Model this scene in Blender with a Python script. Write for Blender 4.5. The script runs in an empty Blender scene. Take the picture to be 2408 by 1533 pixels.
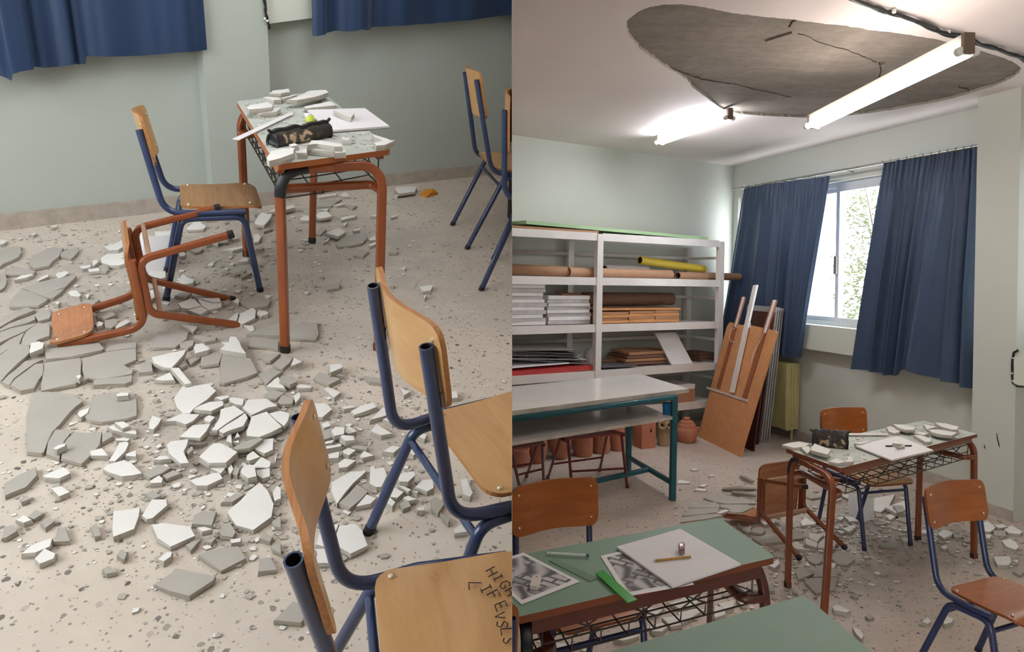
import bpy, bmesh, math, random
from mathutils import Vector, Matrix
C = bpy.context.scene
COL = C.collection
V = Vector
random.seed(7)
# ------------------------------------------------------------------ camera, world, light, exposure
F, CX, CY = 1600.0, 1204.0, 650.0          # focal length and principal point in pixels of a 2408 x 1533 frame
HR = 1.68569                                # camera height over the floor of the storage-corner room
ROLL = math.radians(1.1)
c_, s_ = math.cos(ROLL), math.sin(ROLL)
RR = Matrix(((c_, 0, s_), (s_, 0, -c_), (0, 1, 0)))   # world -> camera axes (x right, y down, z forward)
EYE = V((0, 0, HR))
cam = bpy.data.cameras.new('camera'); cam_o = bpy.data.objects.new('camera', cam); COL.objects.link(cam_o)
cam.sensor_width = 36.0; cam.lens = F / 2408 * 36.0; cam.shift_y = -(766.5 - CY) / 2408
cam.clip_start = 0.02; cam.clip_end = 200
cam_o.matrix_world = Matrix.Translation(EYE) @ (RR.transposed() @ Matrix(((1, 0, 0), (0, -1, 0), (0, 0, -1)))).to_4x4()
C.camera = cam_o
C.view_settings.view_transform = 'Standard'; C.view_settings.look = 'None'
C.view_settings.gamma = 1.0; C.view_settings.use_curve_mapping = False
C.view_settings.exposure = 0.0
W = bpy.data.worlds.new('sky'); C.world = W; W.use_nodes = True
W.node_tree.nodes['Background'].inputs[0].default_value = (0.93, 0.97, 1.0, 1)
W.node_tree.nodes['Background'].inputs[1].default_value = 7.0

# the left-hand classroom bay is built on its own floor, which is pitched against the right-hand one
RL = Matrix.Rotation(V((0.4025344565, 0.0268964605, 0.1057651651)).length, 3, V((0.4025344565, 0.0268964605, 0.1057651651))) @ Matrix(((1, 0, 0), (0, 0, -1), (0, 1, 0)))
HL = 1.3708818
RLW = RR.transposed() @ RL
ML = Matrix.Translation(EYE) @ RLW.to_4x4() @ Matrix.Translation((0, 0, -HL))
MI = Matrix.Identity(4)

def lamp(name, kind, mtx, energy, color=(1, 1, 1), **kw):
    l = bpy.data.lights.new(name, kind); l.energy = energy; l.color = color
    for k, v in kw.items(): setattr(l, k, v)
    o = bpy.data.objects.new(name, l); COL.objects.link(o); o.matrix_world = mtx
    return o
def aim(p, q):
    d = (V(q) - V(p)).normalized()
    return Matrix.Translation(p) @ d.to_track_quat('-Z', 'Y').to_matrix().to_4x4()
# added area lamps: left for unseen windows, right plain fill behind the camera
lamp('window_daylight', 'AREA', ML @ aim((-3.2, 0.2, 2.6), (-0.9, 2.0, 0.2)), 10, (0.97, 0.985, 1.0), shape='RECTANGLE', size=2.4, size_y=1.6)
lamp('window_daylight', 'AREA', aim((1.2, -0.6, 2.6), (1.5, 4.5, 0.9)), 8, (1.0, 0.96, 0.92), shape='RECTANGLE', size=2.2, size_y=1.0)

# ------------------------------------------------------------------ from a sight line to a place in a room
def ray(px, py): return RR.transposed() @ V(((px - CX) / F, (py - CY) / F, 1.0))
def rayL(px, py): return RL.transposed() @ V(((px - CX) / F, (py - CY) / F, 1.0))
def R(px, py, z=0.0):
    d = ray(px, py); return EYE + d * ((z - HR) / d.z)
EL = V((0, 0, HL))
def L(px, py, z=0.0):
    d = rayL(px, py); return EL + d * ((z - HL) / d.z)
def RP(px, py, p0, n):
    d = ray(px, py); return EYE + d * ((V(p0) - EYE).dot(n) / d.dot(n))
def LP(px, py, p0, n):
    d = rayL(px, py); return EL + d * ((V(p0) - EL).dot(n) / d.dot(n))

# ------------------------------------------------------------------ materials
MATS = {}
class NT:
    def __init__(s, name):
        m = bpy.data.materials.new(name); m.use_nodes = True; s.m = m; s.t = m.node_tree; s.n = s.t.nodes; s.l = s.t.links
        s.b = s.n['Principled BSDF']
    def node(s, t, **kw):
        nd = s.n.new(t)
        for k, v in kw.items():
            if k.startswith('i_'): nd.inputs[k[2:].replace('_', ' ')].default_value = v
            else: setattr(nd, k, v)
        return nd
    def link(s, a, b): s.l.new(a, b)
    def coord(s, scale=(1, 1, 1), out='Object'):
        tc = s.node('ShaderNodeTexCoord'); mp = s.node('ShaderNodeMapping'); mp.inputs['Scale'].default_value = scale
        s.link(tc.outputs[out], mp.inputs[0]); return mp.outputs[0]
    def noise(s, co, scale, detail=4, rough=.55, dist=0):
        nd = s.node('ShaderNodeTexNoise'); s.link(co, nd.inputs['Vector'])
        nd.inputs['Scale'].default_value = scale; nd.inputs['Detail'].default_value = detail; nd.inputs['Roughness'].default_value = rough; nd.inputs['Distortion'].default_value = dist
        return nd.outputs['Fac']
    def ramp(s, fac, stops):
        nd = s.node('ShaderNodeValToRGB'); cr = nd.color_ramp
        while len(cr.elements) < len(stops): cr.elements.new(.5)
        for e, (p, c) in zip(cr.elements, stops):
            e.position = p; e.color = (*c, 1) if len(c) == 3 else c
        s.link(fac, nd.inputs[0]); return nd.outputs[0]
    def mix(s, fac, a, b, mode='MIX'):
        nd = s.node('ShaderNodeMix'); nd.data_type = 'RGBA'; nd.blend_type = mode
        for sock, v in ((nd.inputs[0], fac), (nd.inputs[6], a), (nd.inputs[7], b)):
            if hasattr(v, 'links') or hasattr(v, 'is_linked'): s.link(v, sock)
            elif isinstance(v, (int, float)): sock.default_value = v
            else: sock.default_value = (*v, 1)
        return nd.outputs[2]
    def bump(s, h, strength=.2, dist=.01):
        nd = s.node('ShaderNodeBump'); nd.inputs['Strength'].default_value = strength; nd.inputs['Distance'].default_value = dist
        s.link(h, nd.inputs['Height']); s.link(nd.outputs[0], s.b.inputs['Normal'])
    def col(s, v):
        if hasattr(v, 'is_linked'): s.link(v, s.b.inputs['Base Color'])
        else: s.b.inputs['Base Color'].default_value = (*v, 1)
    def set(s, **kw):
        for k, v in kw.items(): s.b.inputs[k.replace('_', ' ')].default_value = v
def sr(r, g, b):                       # sRGB 0-255 -> linear
    return tuple((x / 255 / 12.92) if x / 255 <= .04045 else ((x / 255 + .055) / 1.055) ** 2.4 for x in (r, g, b))
def mat(name, rgb, rough=.6, var=.12, scale=6., bump=0., bscale=60., metallic=0., coat=0., spec=.5, out='Object', stretch=(1, 1, 1)):
    t = NT(name); base = sr(*rgb); co = t.coord(stretch, out)
    n = t.noise(co, scale, 5)
    t.col(t.ramp(n, [(.3, tuple(x * (1 - var) for x in base)), (.7, tuple(min(1, x * (1 + var)) for x in base))]))
    t.set(Roughness=rough, Metallic=metallic)
    t.b.inputs['Specular IOR Level'].default_value = spec
    t.b.inputs['Coat Weight'].default_value = coat
    if bump: t.bump(t.noise(co, bscale, 4), bump, .004)
    MATS[name] = t.m; return t.m
def wood(name, lo, hi, rough=.35, coat=.3, scale=(3, 26, 26)):
    t = NT(name); co = t.coord(scale)
    n = t.noise(co, 2.2, 7, .6, .6)
    n2 = t.noise(t.coord((1, 1, 1)), 4., 3)
    a = t.ramp(n, [(.28, sr(*lo)), (.72, sr(*hi))])
    t.col(t.mix(n2, a, t.mix(.5, a, sr(*lo)))); t.set(Roughness=rough)
    t.b.inputs['Coat Weight'].default_value = coat; t.b.inputs['Coat Roughness'].default_value = .25
    MATS[name] = t.m; return t.m
def ply(name, lo, hi):
    t = NT(name); w = t.node('ShaderNodeTexWave'); w.bands_direction = 'Z'; t.link(t.coord(), w.inputs[0]); w.inputs['Scale'].default_value = 95; w.inputs['Distortion'].default_value = 1.2
    t.col(t.ramp(w.outputs['Fac'], [(.2, sr(*lo)), (.8, sr(*hi))])); t.set(Roughness=.55); MATS[name] = t.m; return t.m

def wall_mat(name, rgb, dirt, spec=.3):
    t = NT(name); co = t.coord(); n = t.noise(co, 1.1, 5, .6); n2 = t.noise(co, 9, 6, .65)
    a = t.ramp(n, [(.3, tuple(x * .94 for x in sr(*rgb))), (.7, sr(*rgb))])
    sp = t.ramp(n2, [(.70, (0, 0, 0)), (.78, (1, 1, 1))])
    t.col(t.mix(t.mix(.0, sp, sp), a, t.mix(.25, a, sr(*dirt)))); t.set(Roughness=.6); t.b.inputs['Specular IOR Level'].default_value = spec
    t.bump(t.noise(co, 70, 5), .12, .003); MATS[name] = t.m
wall_mat('wall_paint', (183, 190, 182), (150, 145, 130))
wall_mat('wall_paint_right', (204, 206, 197), (150, 145, 130))
wall_mat('ceiling_paint', (228, 216, 213), (160, 150, 140))
wall_mat('ledge_paint', (214, 218, 206), (170, 165, 150))

def terrazzo(name, base, base2, dust, chip, heap):
    t = NT(name); co = t.coord()
    def chips(sc, keep, size):
        # warped cells give irregular stones; a cell random keeps only some of them
        wn = t.node('ShaderNodeTexNoise'); t.link(co, wn.inputs['Vector']); wn.inputs['Scale'].default_value = sc * 1.6; wn.inputs['Detail'].default_value = 2
        ad = t.node('ShaderNodeVectorMath', operation='MULTIPLY_ADD'); t.link(wn.outputs['Color'], ad.inputs[0]); ad.inputs[1].default_value = (.5 / sc,) * 3; t.link(co, ad.inputs[2])
        v = t.node('ShaderNodeTexVoronoi'); t.link(ad.outputs[0], v.inputs['Vector']); v.inputs['Scale'].default_value = sc
        sep = t.node('ShaderNodeSeparateColor'); t.link(v.outputs['Color'], sep.inputs[0])
        a = t.node('ShaderNodeMath', operation='LESS_THAN'); t.link(v.outputs['Distance'], a.inputs[0]); a.inputs[1].default_value = size
        b = t.node('ShaderNodeMath', operation='LESS_THAN'); t.link(sep.outputs[0], b.inputs[0]); b.inputs[1].default_value = keep
        m = t.node('ShaderNodeMath', operation='MULTIPLY'); t.link(a.outputs[0], m.inputs[0]); t.link(b.outputs[0], m.inputs[1])
        return m.outputs[0], sep.outputs[1]
    n = t.noise(co, 1.3, 6, .6); nf = t.noise(co, 26, 4, .6)
    a = t.ramp(n, [(.3, sr(*base)), (.7, sr(*base2))])
    a = t.mix(.25, a, t.ramp(nf, [(.35, sr(*base)), (.65, sr(*base2))]))
    m1, r1 = chips(34, .26, .27)
    a = t.mix(m1, a, t.ramp(r1, [(.0, sr(*chip)), (.5, tuple(x * 1.9 for x in sr(*chip))), (1., sr(186, 176, 164))]))
    m2, r2 = chips(78, .30, .30)
    a = t.mix(m2, a, t.ramp(r2, [(.0, tuple(x * 2 for x in sr(*chip))), (1., sr(190, 178, 160))]))
    d = t.ramp(t.noise(co, 2.3, 7, .65), [(.42, (0, 0, 0)), (.66, (1, 1, 1))])
    mm = t.node('ShaderNodeMath', operation='MULTIPLY'); t.link(d, mm.inputs[0]); mm.inputs[1].default_value = .5
    a = t.mix(mm.outputs[0], a, sr(*dust))
    # the layer of plaster dust round the heap
    tc = t.node('ShaderNodeTexCoord'); acc = None
    for (hx, hy, hr) in heap:
        dd = t.node('ShaderNodeVectorMath', operation='DISTANCE'); t.link(tc.outputs['Object'], dd.inputs[0]); dd.inputs[1].default_value = (hx, hy, 0)
        mr = t.node('ShaderNodeMapRange'); mr.interpolation_type = 'SMOOTHSTEP'; t.link(dd.outputs['Value'], mr.inputs[0]); mr.inputs[1].default_value = hr; mr.inputs[2].default_value = hr * .35; mr.inputs[3].default_value = 0; mr.inputs[4].default_value = 1
        if acc is None: acc = mr.outputs[0]
        else:
            mx = t.node('ShaderNodeMath', operation='MAXIMUM'); t.link(acc, mx.inputs[0]); t.link(mr.outputs[0], mx.inputs[1]); acc = mx.outputs[0]
    nn_ = t.ramp(t.noise(co, 5.5, 8, .7), [(.32, (.1, .1, .1)), (.6, (1, 1, 1))]); mu = t.node('ShaderNodeMath', operation='MULTIPLY'); t.link(acc, mu.inputs[0]); t.link(nn_, mu.inputs[1])
    mu2 = t.node('ShaderNodeMath', operation='MULTIPLY'); t.link(mu.outputs[0], mu2.inputs[0]); mu2.inputs[1].default_value = .85
    fine = t.noise(co, 60, 6, .7)
    a = t.mix(mu2.outputs[0], a, t.ramp(fine, [(.3, tuple(x * .78 for x in sr(*dust))), (.7, sr(*dust))]))
    t.col(a); t.set(Roughness=.42); t.b.inputs['Specular IOR Level'].default_value = .35
    t.bump(t.noise(co, 120, 4), .06, .002); MATS[name] = t.m
terrazzo('terrazzo', (204, 193, 178), (218, 208, 196), (186, 179, 169), (84, 78, 76), [(-1.779, 2.497, 0.75), (-1.198, 2.327, 0.7), (-0.847, 1.814, 0.42), (-0.47, 1.661, 0.34), (-1.362, 3.367, 0.9), (-0.792, 3.285, 0.8)])
terrazzo('terrazzo_right', (190, 174, 162), (208, 194, 182), (172, 160, 149), (70, 62, 60), [(2.043, 4.311, 0.95), (2.854, 4.928, 0.9), (1.674, 5.089, 0.5), (3.131, 4.364, 0.6)])

def plaster(name, rgb, spot, sc=26):
    t = NT(name); co = t.coord(); n = t.noise(co, 5, 5); n2 = t.noise(co, sc, 5, .7)
    a = t.ramp(n, [(.3, tuple(x * .9 for x in sr(*rgb))), (.7, sr(*rgb))])
    t.col(t.mix(t.ramp(n2, [(.62, (0, 0, 0)), (.75, (1, 1, 1))]), a, sr(*spot))); t.set(Roughness=.9); t.b.inputs['Specular IOR Level'].default_value = .15
    t.bump(t.noise(co, 90, 5, .7), .3, .004); MATS[name] = t.m
plaster('plaster_face', (236, 235, 231), (214, 211, 204))
plaster('plaster_core', (186, 180, 170), (148, 142, 132), 60)
plaster('mortar_face', (182, 178, 170), (166, 160, 150))
plaster('mortar_core', (166, 159, 147), (136, 130, 120), 60)
plaster('plaster_dust', (200, 194, 184), (170, 164, 154), 60)
def bare_ceiling():
    t = NT('bare_concrete'); co = t.coord((1, 1, 1)); n = t.noise(t.coord((1.2, 4, 1)), 1.6, 7, .65, .5); n2 = t.noise(co, 14, 5, .7)
    a = t.ramp(n, [(.25, sr(108, 99, 92)), (.5, sr(127, 117, 109)), (.75, sr(148, 138, 129))])
    t.col(t.mix(.35, a, t.ramp(n2, [(.3, sr(108, 98, 90)), (.7, sr(154, 144, 134))]))); t.set(Roughness=.95)
    t.bump(t.noise(co, 30, 6, .7), .35, .01); MATS['bare_concrete'] = t.m
bare_ceiling()
def cloth(name, rgb):
    t = NT(name); co = t.coord(); w = t.noise(t.coord((1, 1, 1)), 380, 2); n = t.noise(co, 3, 4)
    b = sr(*rgb); a = t.ramp(n, [(.3, tuple(x * .88 for x in b)), (.7, tuple(x * 1.1 for x in b))])
    t.col(t.mix(.25, a, t.ramp(w, [(.3, tuple(x * .7 for x in b)), (.7, tuple(x * 1.3 for x in b))]))); t.set(Roughness=.5)
    tl = t.node('ShaderNodeBsdfTranslucent'); tl.inputs[0].default_value = (*[min(1, x * 1.3) for x in b], 1); mx = t.node('ShaderNodeMixShader'); mx.inputs[0].default_value = .10
    t.link(t.b.outputs[0], mx.inputs[1]); t.link(tl.outputs[0], mx.inputs[2]); t.link(mx.outputs[0], t.n['Material Output'].inputs[0])
    t.b.inputs['Sheen Weight'].default_value = .25; t.b.inputs['Sheen Roughness'].default_value = .4
    MATS[name] = t.m
cloth('curtain_blue', (32, 57, 92)); cloth('curtain_blue_right', (56, 74, 102))
wood('ply_honey', (184, 138, 86), (206, 164, 108), .35, .3, (2, 12, 12)); wood('ply_amber', (146, 76, 22), (182, 104, 40), .35, .3, (2, 12, 12)); wood('ply_worn', (152, 112, 70), (186, 148, 104), .5, .1)  # same chair plywood twice: each room's light and white balance put into the tint
wood('ply_brown', (168, 108, 68), (200, 142, 102), .25, .5); wood('hardboard', (190, 130, 84), (212, 156, 106), .6, .05, (6, 6, 6)); wood('batten', (136, 78, 44), (160, 98, 60), .5, .1)
wood('dark_board', (66, 34, 28), (92, 48, 40), .5, .1); wood('pencil_wood', (120, 84, 44), (170, 124, 66))
wood('ply_edge', (150, 92, 48), (196, 140, 84), .5, .1, (2, 60, 60)); wood('ply_edge_amber', (110, 54, 20), (156, 90, 44), .5, .1, (2, 60, 60)); ply('desk_edge', (138, 70, 30), (190, 112, 58)); ply('desk_edge_dark', (98, 48, 28), (136, 72, 42))  # chair-edge pair: each room's light is put into the tint
mat('blue_paint', (40, 57, 94), .3, .15, 14, coat=.4); mat('blue_paint_right', (34, 48, 88), .35, .15, 14, coat=.3)
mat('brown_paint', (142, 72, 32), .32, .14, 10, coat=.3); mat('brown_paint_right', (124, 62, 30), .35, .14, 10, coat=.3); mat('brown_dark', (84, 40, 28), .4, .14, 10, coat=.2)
mat('wire_dark', (52, 40, 34), .45); mat('tan_bar', (176, 140, 112), .5); mat('black_rubber', (26, 24, 26), .6); mat('black_tape', (22, 22, 26), .35); mat('steel', (176, 176, 172), .3, .05, metallic=.9)
mat('teal_paint', (22, 88, 100), .4, .12, 8, coat=.2); mat('white_paint', (226, 220, 216), .4, .06, 5, coat=.15); mat('red_paint', (116, 28, 30), .35, .12, 8, coat=.3); mat('red_seat', (150, 74, 64), .4)
mat('green_laminate', (118, 148, 127), .5, .07, 3, coat=.0); mat('desk_dusty', (190, 196, 188), .75, .14, 9); mat('marble_laminate', (236, 233, 230), .22, .05, 3, coat=.2); mat('shelf_laminate', (206, 202, 198), .22, .1, 4, coat=.3)
mat('terracotta', (184, 118, 92), .8, .14, 9, .3, 30); mat('clay_grey', (170, 146, 112), .8, .14, 9, .3, 30); mat('dark_hole', (40, 26, 22), .9)
mat('cardboard', (170, 124, 92), .8, .08, 5); mat('cardboard_dark', (120, 86, 68), .8, .1, 5); mat('kraft_tube', (178, 138, 108), .7, .06, 8); mat('tube_inside', (84, 56, 40), .9); mat('yellow_paper', (236, 206, 70), .5, .04)
mat('canvas_white', (226, 222, 222), .7, .06, 7); mat('orange_board', (206, 146, 88), .7, .1, 8); mat('grey_paper', (186, 182, 180), .8, .14, 14); mat('dark_folder', (86, 80, 84), .6, .1, 8); mat('red_folder', (178, 58, 56), .5, .06); mat('paper', (236, 234, 236), .8, .03, 4); mat('grey_panel', (172, 168, 166), .6, .06, 5)
mat('green_board', (160, 190, 146), .6, .06, 4); mat('radiator_paint', (196, 186, 130), .45, .06, 5); mat('blue_plastic', (26, 120, 190), .35, .05); mat('black_cable', (26, 26, 26), .45); mat('clip_white', (228, 228, 224), .5); mat('aluminium', (214, 216, 218), .35, .04, metallic=.1); mat('ink', (46, 38, 40), .8)
mat('eraser_white', (222, 214, 204), .7, .04); mat('eraser_lime', (196, 208, 80), .6, .04); mat('peel_orange', (206, 134, 38), .6, .2, 30); mat('black_bin', (24, 22, 24), .5); mat('tube_end', (232, 230, 224), .4); mat('fixture_white', (214, 208, 200), .45, .04); mat('fixture_cap', (120, 100, 84), .5); mat('bark', (90, 76, 60), .9); mat('rivet_metal', (220, 205, 180), .3, .05, metallic=.7); mat('grey_bar', (120, 112, 108), .5)
mat('table_edge', (176, 168, 158), .4, .3, 6); mat('pen_body', (214, 220, 214), .3, .05); mat('pencil_paint', (176, 130, 60), .4, .25, 60); mat('sharpener', (150, 110, 110), .5, .4, 120); mat('skirting', (176, 166, 154), .5, .14, 20)
def leaf_mat():
    t = NT('leaf'); n = t.noise(t.coord(), 3, 3)
    t.col(t.ramp(n, [(.3, sr(74, 84, 38)), (.7, sr(104, 110, 66))])); t.set(Roughness=.6); MATS['leaf'] = t.m
leaf_mat()
def clear(name, rgb, alpha, rough=.05):
    t = NT(name); tr = t.node('ShaderNodeBsdfTransparent'); tr.inputs[0].default_value = (*sr(*rgb), 1)
    mx = t.node('ShaderNodeMixShader'); mx.inputs[0].default_value = alpha
    t.link(tr.outputs[0], mx.inputs[1]); t.link(t.b.outputs[0], mx.inputs[2]); t.link(mx.outputs[0], t.n['Material Output'].inputs[0])
    t.col(sr(*rgb)); t.set(Roughness=rough); MATS[name] = t.m
clear('glass', (250, 252, 252), .06); clear('clear_plastic', (190, 214, 196), .35, .2); clear('green_plastic', (70, 190, 60), .62, .2)
def emit(name, rgb, st):
    t = NT(name); t.b.inputs['Emission Color'].default_value = (*sr(*rgb), 1); t.b.inputs['Emission Strength'].default_value = st; t.col((.9, .9, .9)); MATS[name] = t.m
emit('tube_lit', (255, 245, 234), 40.0); emit('tube_lit_cool', (244, 248, 255), 66.0)
def camo():
    t = NT('camouflage'); co = t.coord(); n = t.noise(co, 22, 2, .5, .4); n2 = t.noise(t.coord((1.3, 1, 1)), 17, 2, .5, .6)
    a = t.ramp(n, [(.0, sr(50, 42, 38)), (.50, sr(50, 42, 38)), (.52, sr(72, 66, 56)), (1, sr(72, 66, 56))])
    m = t.ramp(n2, [(.60, (0, 0, 0)), (.62, (1, 1, 1))])
    t.col(t.mix(m, a, sr(182, 158, 130))); t.set(Roughness=.8); MATS['camouflage'] = t.m
camo()
def sketch():
    t = NT('pencil_drawing'); co = t.coord((1, 1, 1))
    w = t.node('ShaderNodeTexWave'); t.link(co, w.inputs[0]); w.inputs['Scale'].default_value = 5; w.inputs['Distortion'].default_value = 9; w.inputs['Detail'].default_value = 2
    b = t.node('ShaderNodeTexBrick'); mp = t.node('ShaderNodeMapping'); mp.inputs['Rotation'].default_value = (0, 0, .6); t.link(co, mp.inputs[0]); t.link(mp.outputs[0], b.inputs[0])
    b.inputs['Scale'].default_value = 8; b.inputs['Color1'].default_value = (.62, .6, .62, 1); b.inputs['Color2'].default_value = (.30, .29, .30, 1); b.inputs['Mortar'].default_value = (.14, .14, .14, 1); b.inputs['Mortar Size'].default_value = .04
    a = t.ramp(w.outputs['Fac'], [(.1, (.13, .125, .13)), (.5, (.30, .29, .30)), (.95, (.58, .56, .58))])
    m = t.ramp(t.noise(co, 9, 1), [(.5, (0, 0, 0)), (.53, (1, 1, 1))])
    t.col(t.mix(m, a, b.outputs['Color'])); t.set(Roughness=.8); MATS['pencil_drawing'] = t.m
sketch()

# ------------------------------------------------------------------ building
def new(name, me, parent=None, room='R', mtx=None, **tags):
    o = bpy.data.objects.new(name, me); COL.objects.link(o)
    if parent is not None: o.parent = parent
    else: o.matrix_world = (ML if room == 'L' else MI) @ (mtx or MI)
    if parent is None: o['room'] = room
    for k, v in tags.items():
        if v: o[k] = v
    return o
def thing(name, label, category, room='R', mtx=None, group=None):
    return new(name, None, None, room, mtx, label=label, category=category, group=group)
class MB:
    """collects faces; build() links them as one mesh object"""
    def __init__(s): s.v = []; s.f = []; s.m = []; s.mats = []; s.sm = []
    def mi(s, m):
        if m not in s.mats: s.mats.append(m)
        return s.mats.index(m)
    def add(s, vs, fs, m, smooth=False):
        b = len(s.v); s.v += [V(x) for x in vs]; k = s.mi(m)
        for f in fs: s.f.append([b + i for i in f]); s.m.append(k); s.sm.append(smooth)
    def prism(s, poly, h, m, mside=None, base=None):
        """poly: top outline; h: vector from the top outline to the bottom one"""
        h = V(h) if not isinstance(h, (int, float)) else V((0, 0, -h)); n = len(poly); top = [V(p) for p in poly]; bot = [p + h for p in top] if base is None else base
        nr = V((0, 0, 0))
        for i in range(n): nr += top[i].cross(top[(i + 1) % n])
        if nr.dot(h) > 0: top.reverse(); bot.reverse()
        s.add(top, [range(n)], m); s.add(bot, [range(n - 1, -1, -1)], mside or m)
        s.add(top + bot, [(i, n + i, n + (i + 1) % n, (i + 1) % n) for i in range(n)], mside or m)
    def box(s, lo, hi, m, mtx=None):
        x0, y0, z0 = lo; x1, y1, z1 = hi
        vs = [V(p) for p in ((x0, y0, z0), (x1, y0, z0), (x1, y1, z0), (x0, y1, z0), (x0, y0, z1), (x1, y0, z1), (x1, y1, z1), (x0, y1, z1))]
        if mtx is not None: vs = [mtx @ p for p in vs]
        s.add(vs, [(0, 3, 2, 1), (4, 5, 6, 7), (0, 1, 5, 4), (1, 2, 6, 5), (2, 3, 7, 6), (3, 0, 4, 7)], m)
    def tube(s, pts, r, m, n=10, square=0, caps=True, hollow=False, up=None):
        pts = [V(p) for p in pts]; N = len(pts); vs = []; fs = []
        t0 = (pts[1] - pts[0]).normalized(); a = V(up) if up else (V((0, 0, 1)) if abs(t0.z) < .9 else V((1, 0, 0)))
        x = (a - t0 * a.dot(t0)).normalized(); prev = t0
        rr = r if isinstance(r, (list, tuple)) else [r] * N
        for i, p in enumerate(pts):
            t = (pts[min(i + 1, N - 1)] - pts[max(i - 1, 0)]).normalized()
            q = prev.rotation_difference(t); x = q @ x; x = (x - t * x.dot(t)).normalized(); prev = t; y = t.cross(x)
            sc = 1.0
            if 0 < i < N - 1:
                cs = (pts[i] - pts[i - 1]).normalized().dot((pts[i + 1] - pts[i]).normalized()); sc = 1 / max(.6, math.sqrt(max(0, (1 + cs) / 2)))
            for k in range(n):
                if square:                   # rounded square section, `square` = aspect
                    an = 2 * math.pi * (k + .5) / n; cx, sy = math.cos(an), math.sin(an); e = .32
                    ox = math.copysign(abs(cx) ** e, cx) * rr[i]; oy = math.copysign(abs(sy) ** e, sy) * rr[i] * square
                else:
                    an = 2 * math.pi * k / n; ox, oy = math.cos(an) * rr[i], math.sin(an) * rr[i]
                vs.append(p + (x * ox + y * oy) * (1 if not sc else 1))
        for i in range(N - 1):
            for k in range(n): fs.append((i * n + k, i * n + (k + 1) % n, (i + 1) * n + (k + 1) % n, (i + 1) * n + k))
        s.add(vs, fs, m, n > 5)
        if caps:
            s.add(vs[-n:], [range(n)], m)
            if hollow:
                d = (pts[1] - pts[0]).normalized(); ring = vs[:n]; inn = [pts[0] + (q - pts[0]) * .78 for q in ring]; deep = [q + d * rr[0] * 2.5 for q in inn]
                s.add(ring + inn, [(k, n + k, n + (k + 1) % n, (k + 1) % n) for k in range(n)], m)
                s.add(inn + deep, [(k, n + k, n + (k + 1) % n, (k + 1) % n) for k in range(n)], 'black_rubber'); s.add(deep, [range(n - 1, -1, -1)], 'black_rubber')
            else: s.add(vs[:n], [range(n - 1, -1, -1)], m)
    def lathe(s, prof, m, n=20, at=(0, 0, 0), axis=None, wob=0.):
        at = V(at); N = len(prof); vs = []; M = (V((0, 0, 1)).rotation_difference(V(axis)).to_matrix() if axis else Matrix.Identity(3))
        for r, z in prof:
            for k in range(n):
                an = 2 * math.pi * k / n; w = 1 + wob * math.sin(3 * an + z * 40) * .6 + wob * random.uniform(-.4, .4)
                vs.append(at + M @ V((r * w * math.cos(an), r * w * math.sin(an), z)))
        fs = [(i * n + k, i * n + (k + 1) % n, (i + 1) * n + (k + 1) % n, (i + 1) * n + k) for i in range(N - 1) for k in range(n)]
        s.add(vs, fs, m, True); s.add(vs[:n], [range(n - 1, -1, -1)], m); s.add(vs[-n:], [range(n)], m)
    def sheet(s, fn, nu, nv, off, m, medge=None, mback=None):
        """solid sheet: fn(u, v) -> point; off(u, v) -> thickness vector"""
        top = [fn(i / nu, j / nv) for j in range(nv + 1) for i in range(nu + 1)]
        bot = [p + off(i / nu, j / nv) for p, (j, i) in zip(top, [(j, i) for j in range(nv + 1) for i in range(nu + 1)])]
        w = nu + 1; q = [(j * w + i, j * w + i + 1, (j + 1) * w + i + 1, (j + 1) * w + i) for j in range(nv) for i in range(nu)]
        s.add(top, q, m, True); s.add(bot, [f[::-1] for f in q], mback or m, True)
        ring = [i for i in range(w)] + [j * w + nu for j in range(1, nv + 1)] + [nv * w + i for i in range(nu - 1, -1, -1)] + [j * w for j in range(nv - 1, 0, -1)]
        k = len(ring); s.add([top[i] for i in ring] + [bot[i] for i in ring], [(i, i + k, (i + 1) % k + k, (i + 1) % k) for i in range(k)], medge or m)
    def mesh(s, name):
        me = bpy.data.meshes.new(name); me.from_pydata([tuple(p) for p in s.v], [], [list(f) for f in s.f])
        for m in s.mats: me.materials.append(MATS[m])
        me.polygons.foreach_set('material_index', s.m); me.polygons.foreach_set('use_smooth', s.sm); me.update(); return me
    def build(s, name, parent=None, room='R', mtx=None, fix=True, **tags):
        me = s.mesh(name)
        if fix:
            bm = bmesh.new(); bm.from_mesh(me); bmesh.ops.recalc_face_normals(bm, faces=bm.faces); bm.to_mesh(me); bm.free()
        return new(name, me, parent, room, mtx, **tags)
def fillet(pts, rad, seg=6):
    pts = [V(p) for p in pts]; out = [pts[0]]
    for i in range(1, len(pts) - 1):
        a, b, c = pts[i - 1], pts[i], pts[i + 1]; r = rad[i - 1] if isinstance(rad, (list, tuple)) else rad
        d1 = (a - b).normalized(); d2 = (c - b).normalized(); an = d1.angle(d2)
        k = min(r / math.tan(an / 2) if an > .05 else 0, (a - b).length * .49, (c - b).length * .49)
        p, q = b + d1 * k, b + d2 * k
        for j in range(seg + 1):
            t = j / seg; out.append(p * (1 - t) ** 2 + b * 2 * t * (1 - t) + q * t * t)
    out.append(pts[-1]); return out
def split(pts, t=.5):
    """cut a polyline at the share t of its length"""
    pts = [V(p) for p in pts]; ln = [(b - a).length for a, b in zip(pts, pts[1:])]; want = sum(ln) * t; acc = 0
    for i, l in enumerate(ln):
        if acc + l >= want:
            m = pts[i].lerp(pts[i + 1], (want - acc) / l); return pts[:i + 1] + [m], [m] + pts[i + 1:]
        acc += l
def struct(mb, name, room='R', parent=None, **kw):
    return mb.build(name, parent, room, kind='structure' if parent is None else None, **kw)

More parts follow.
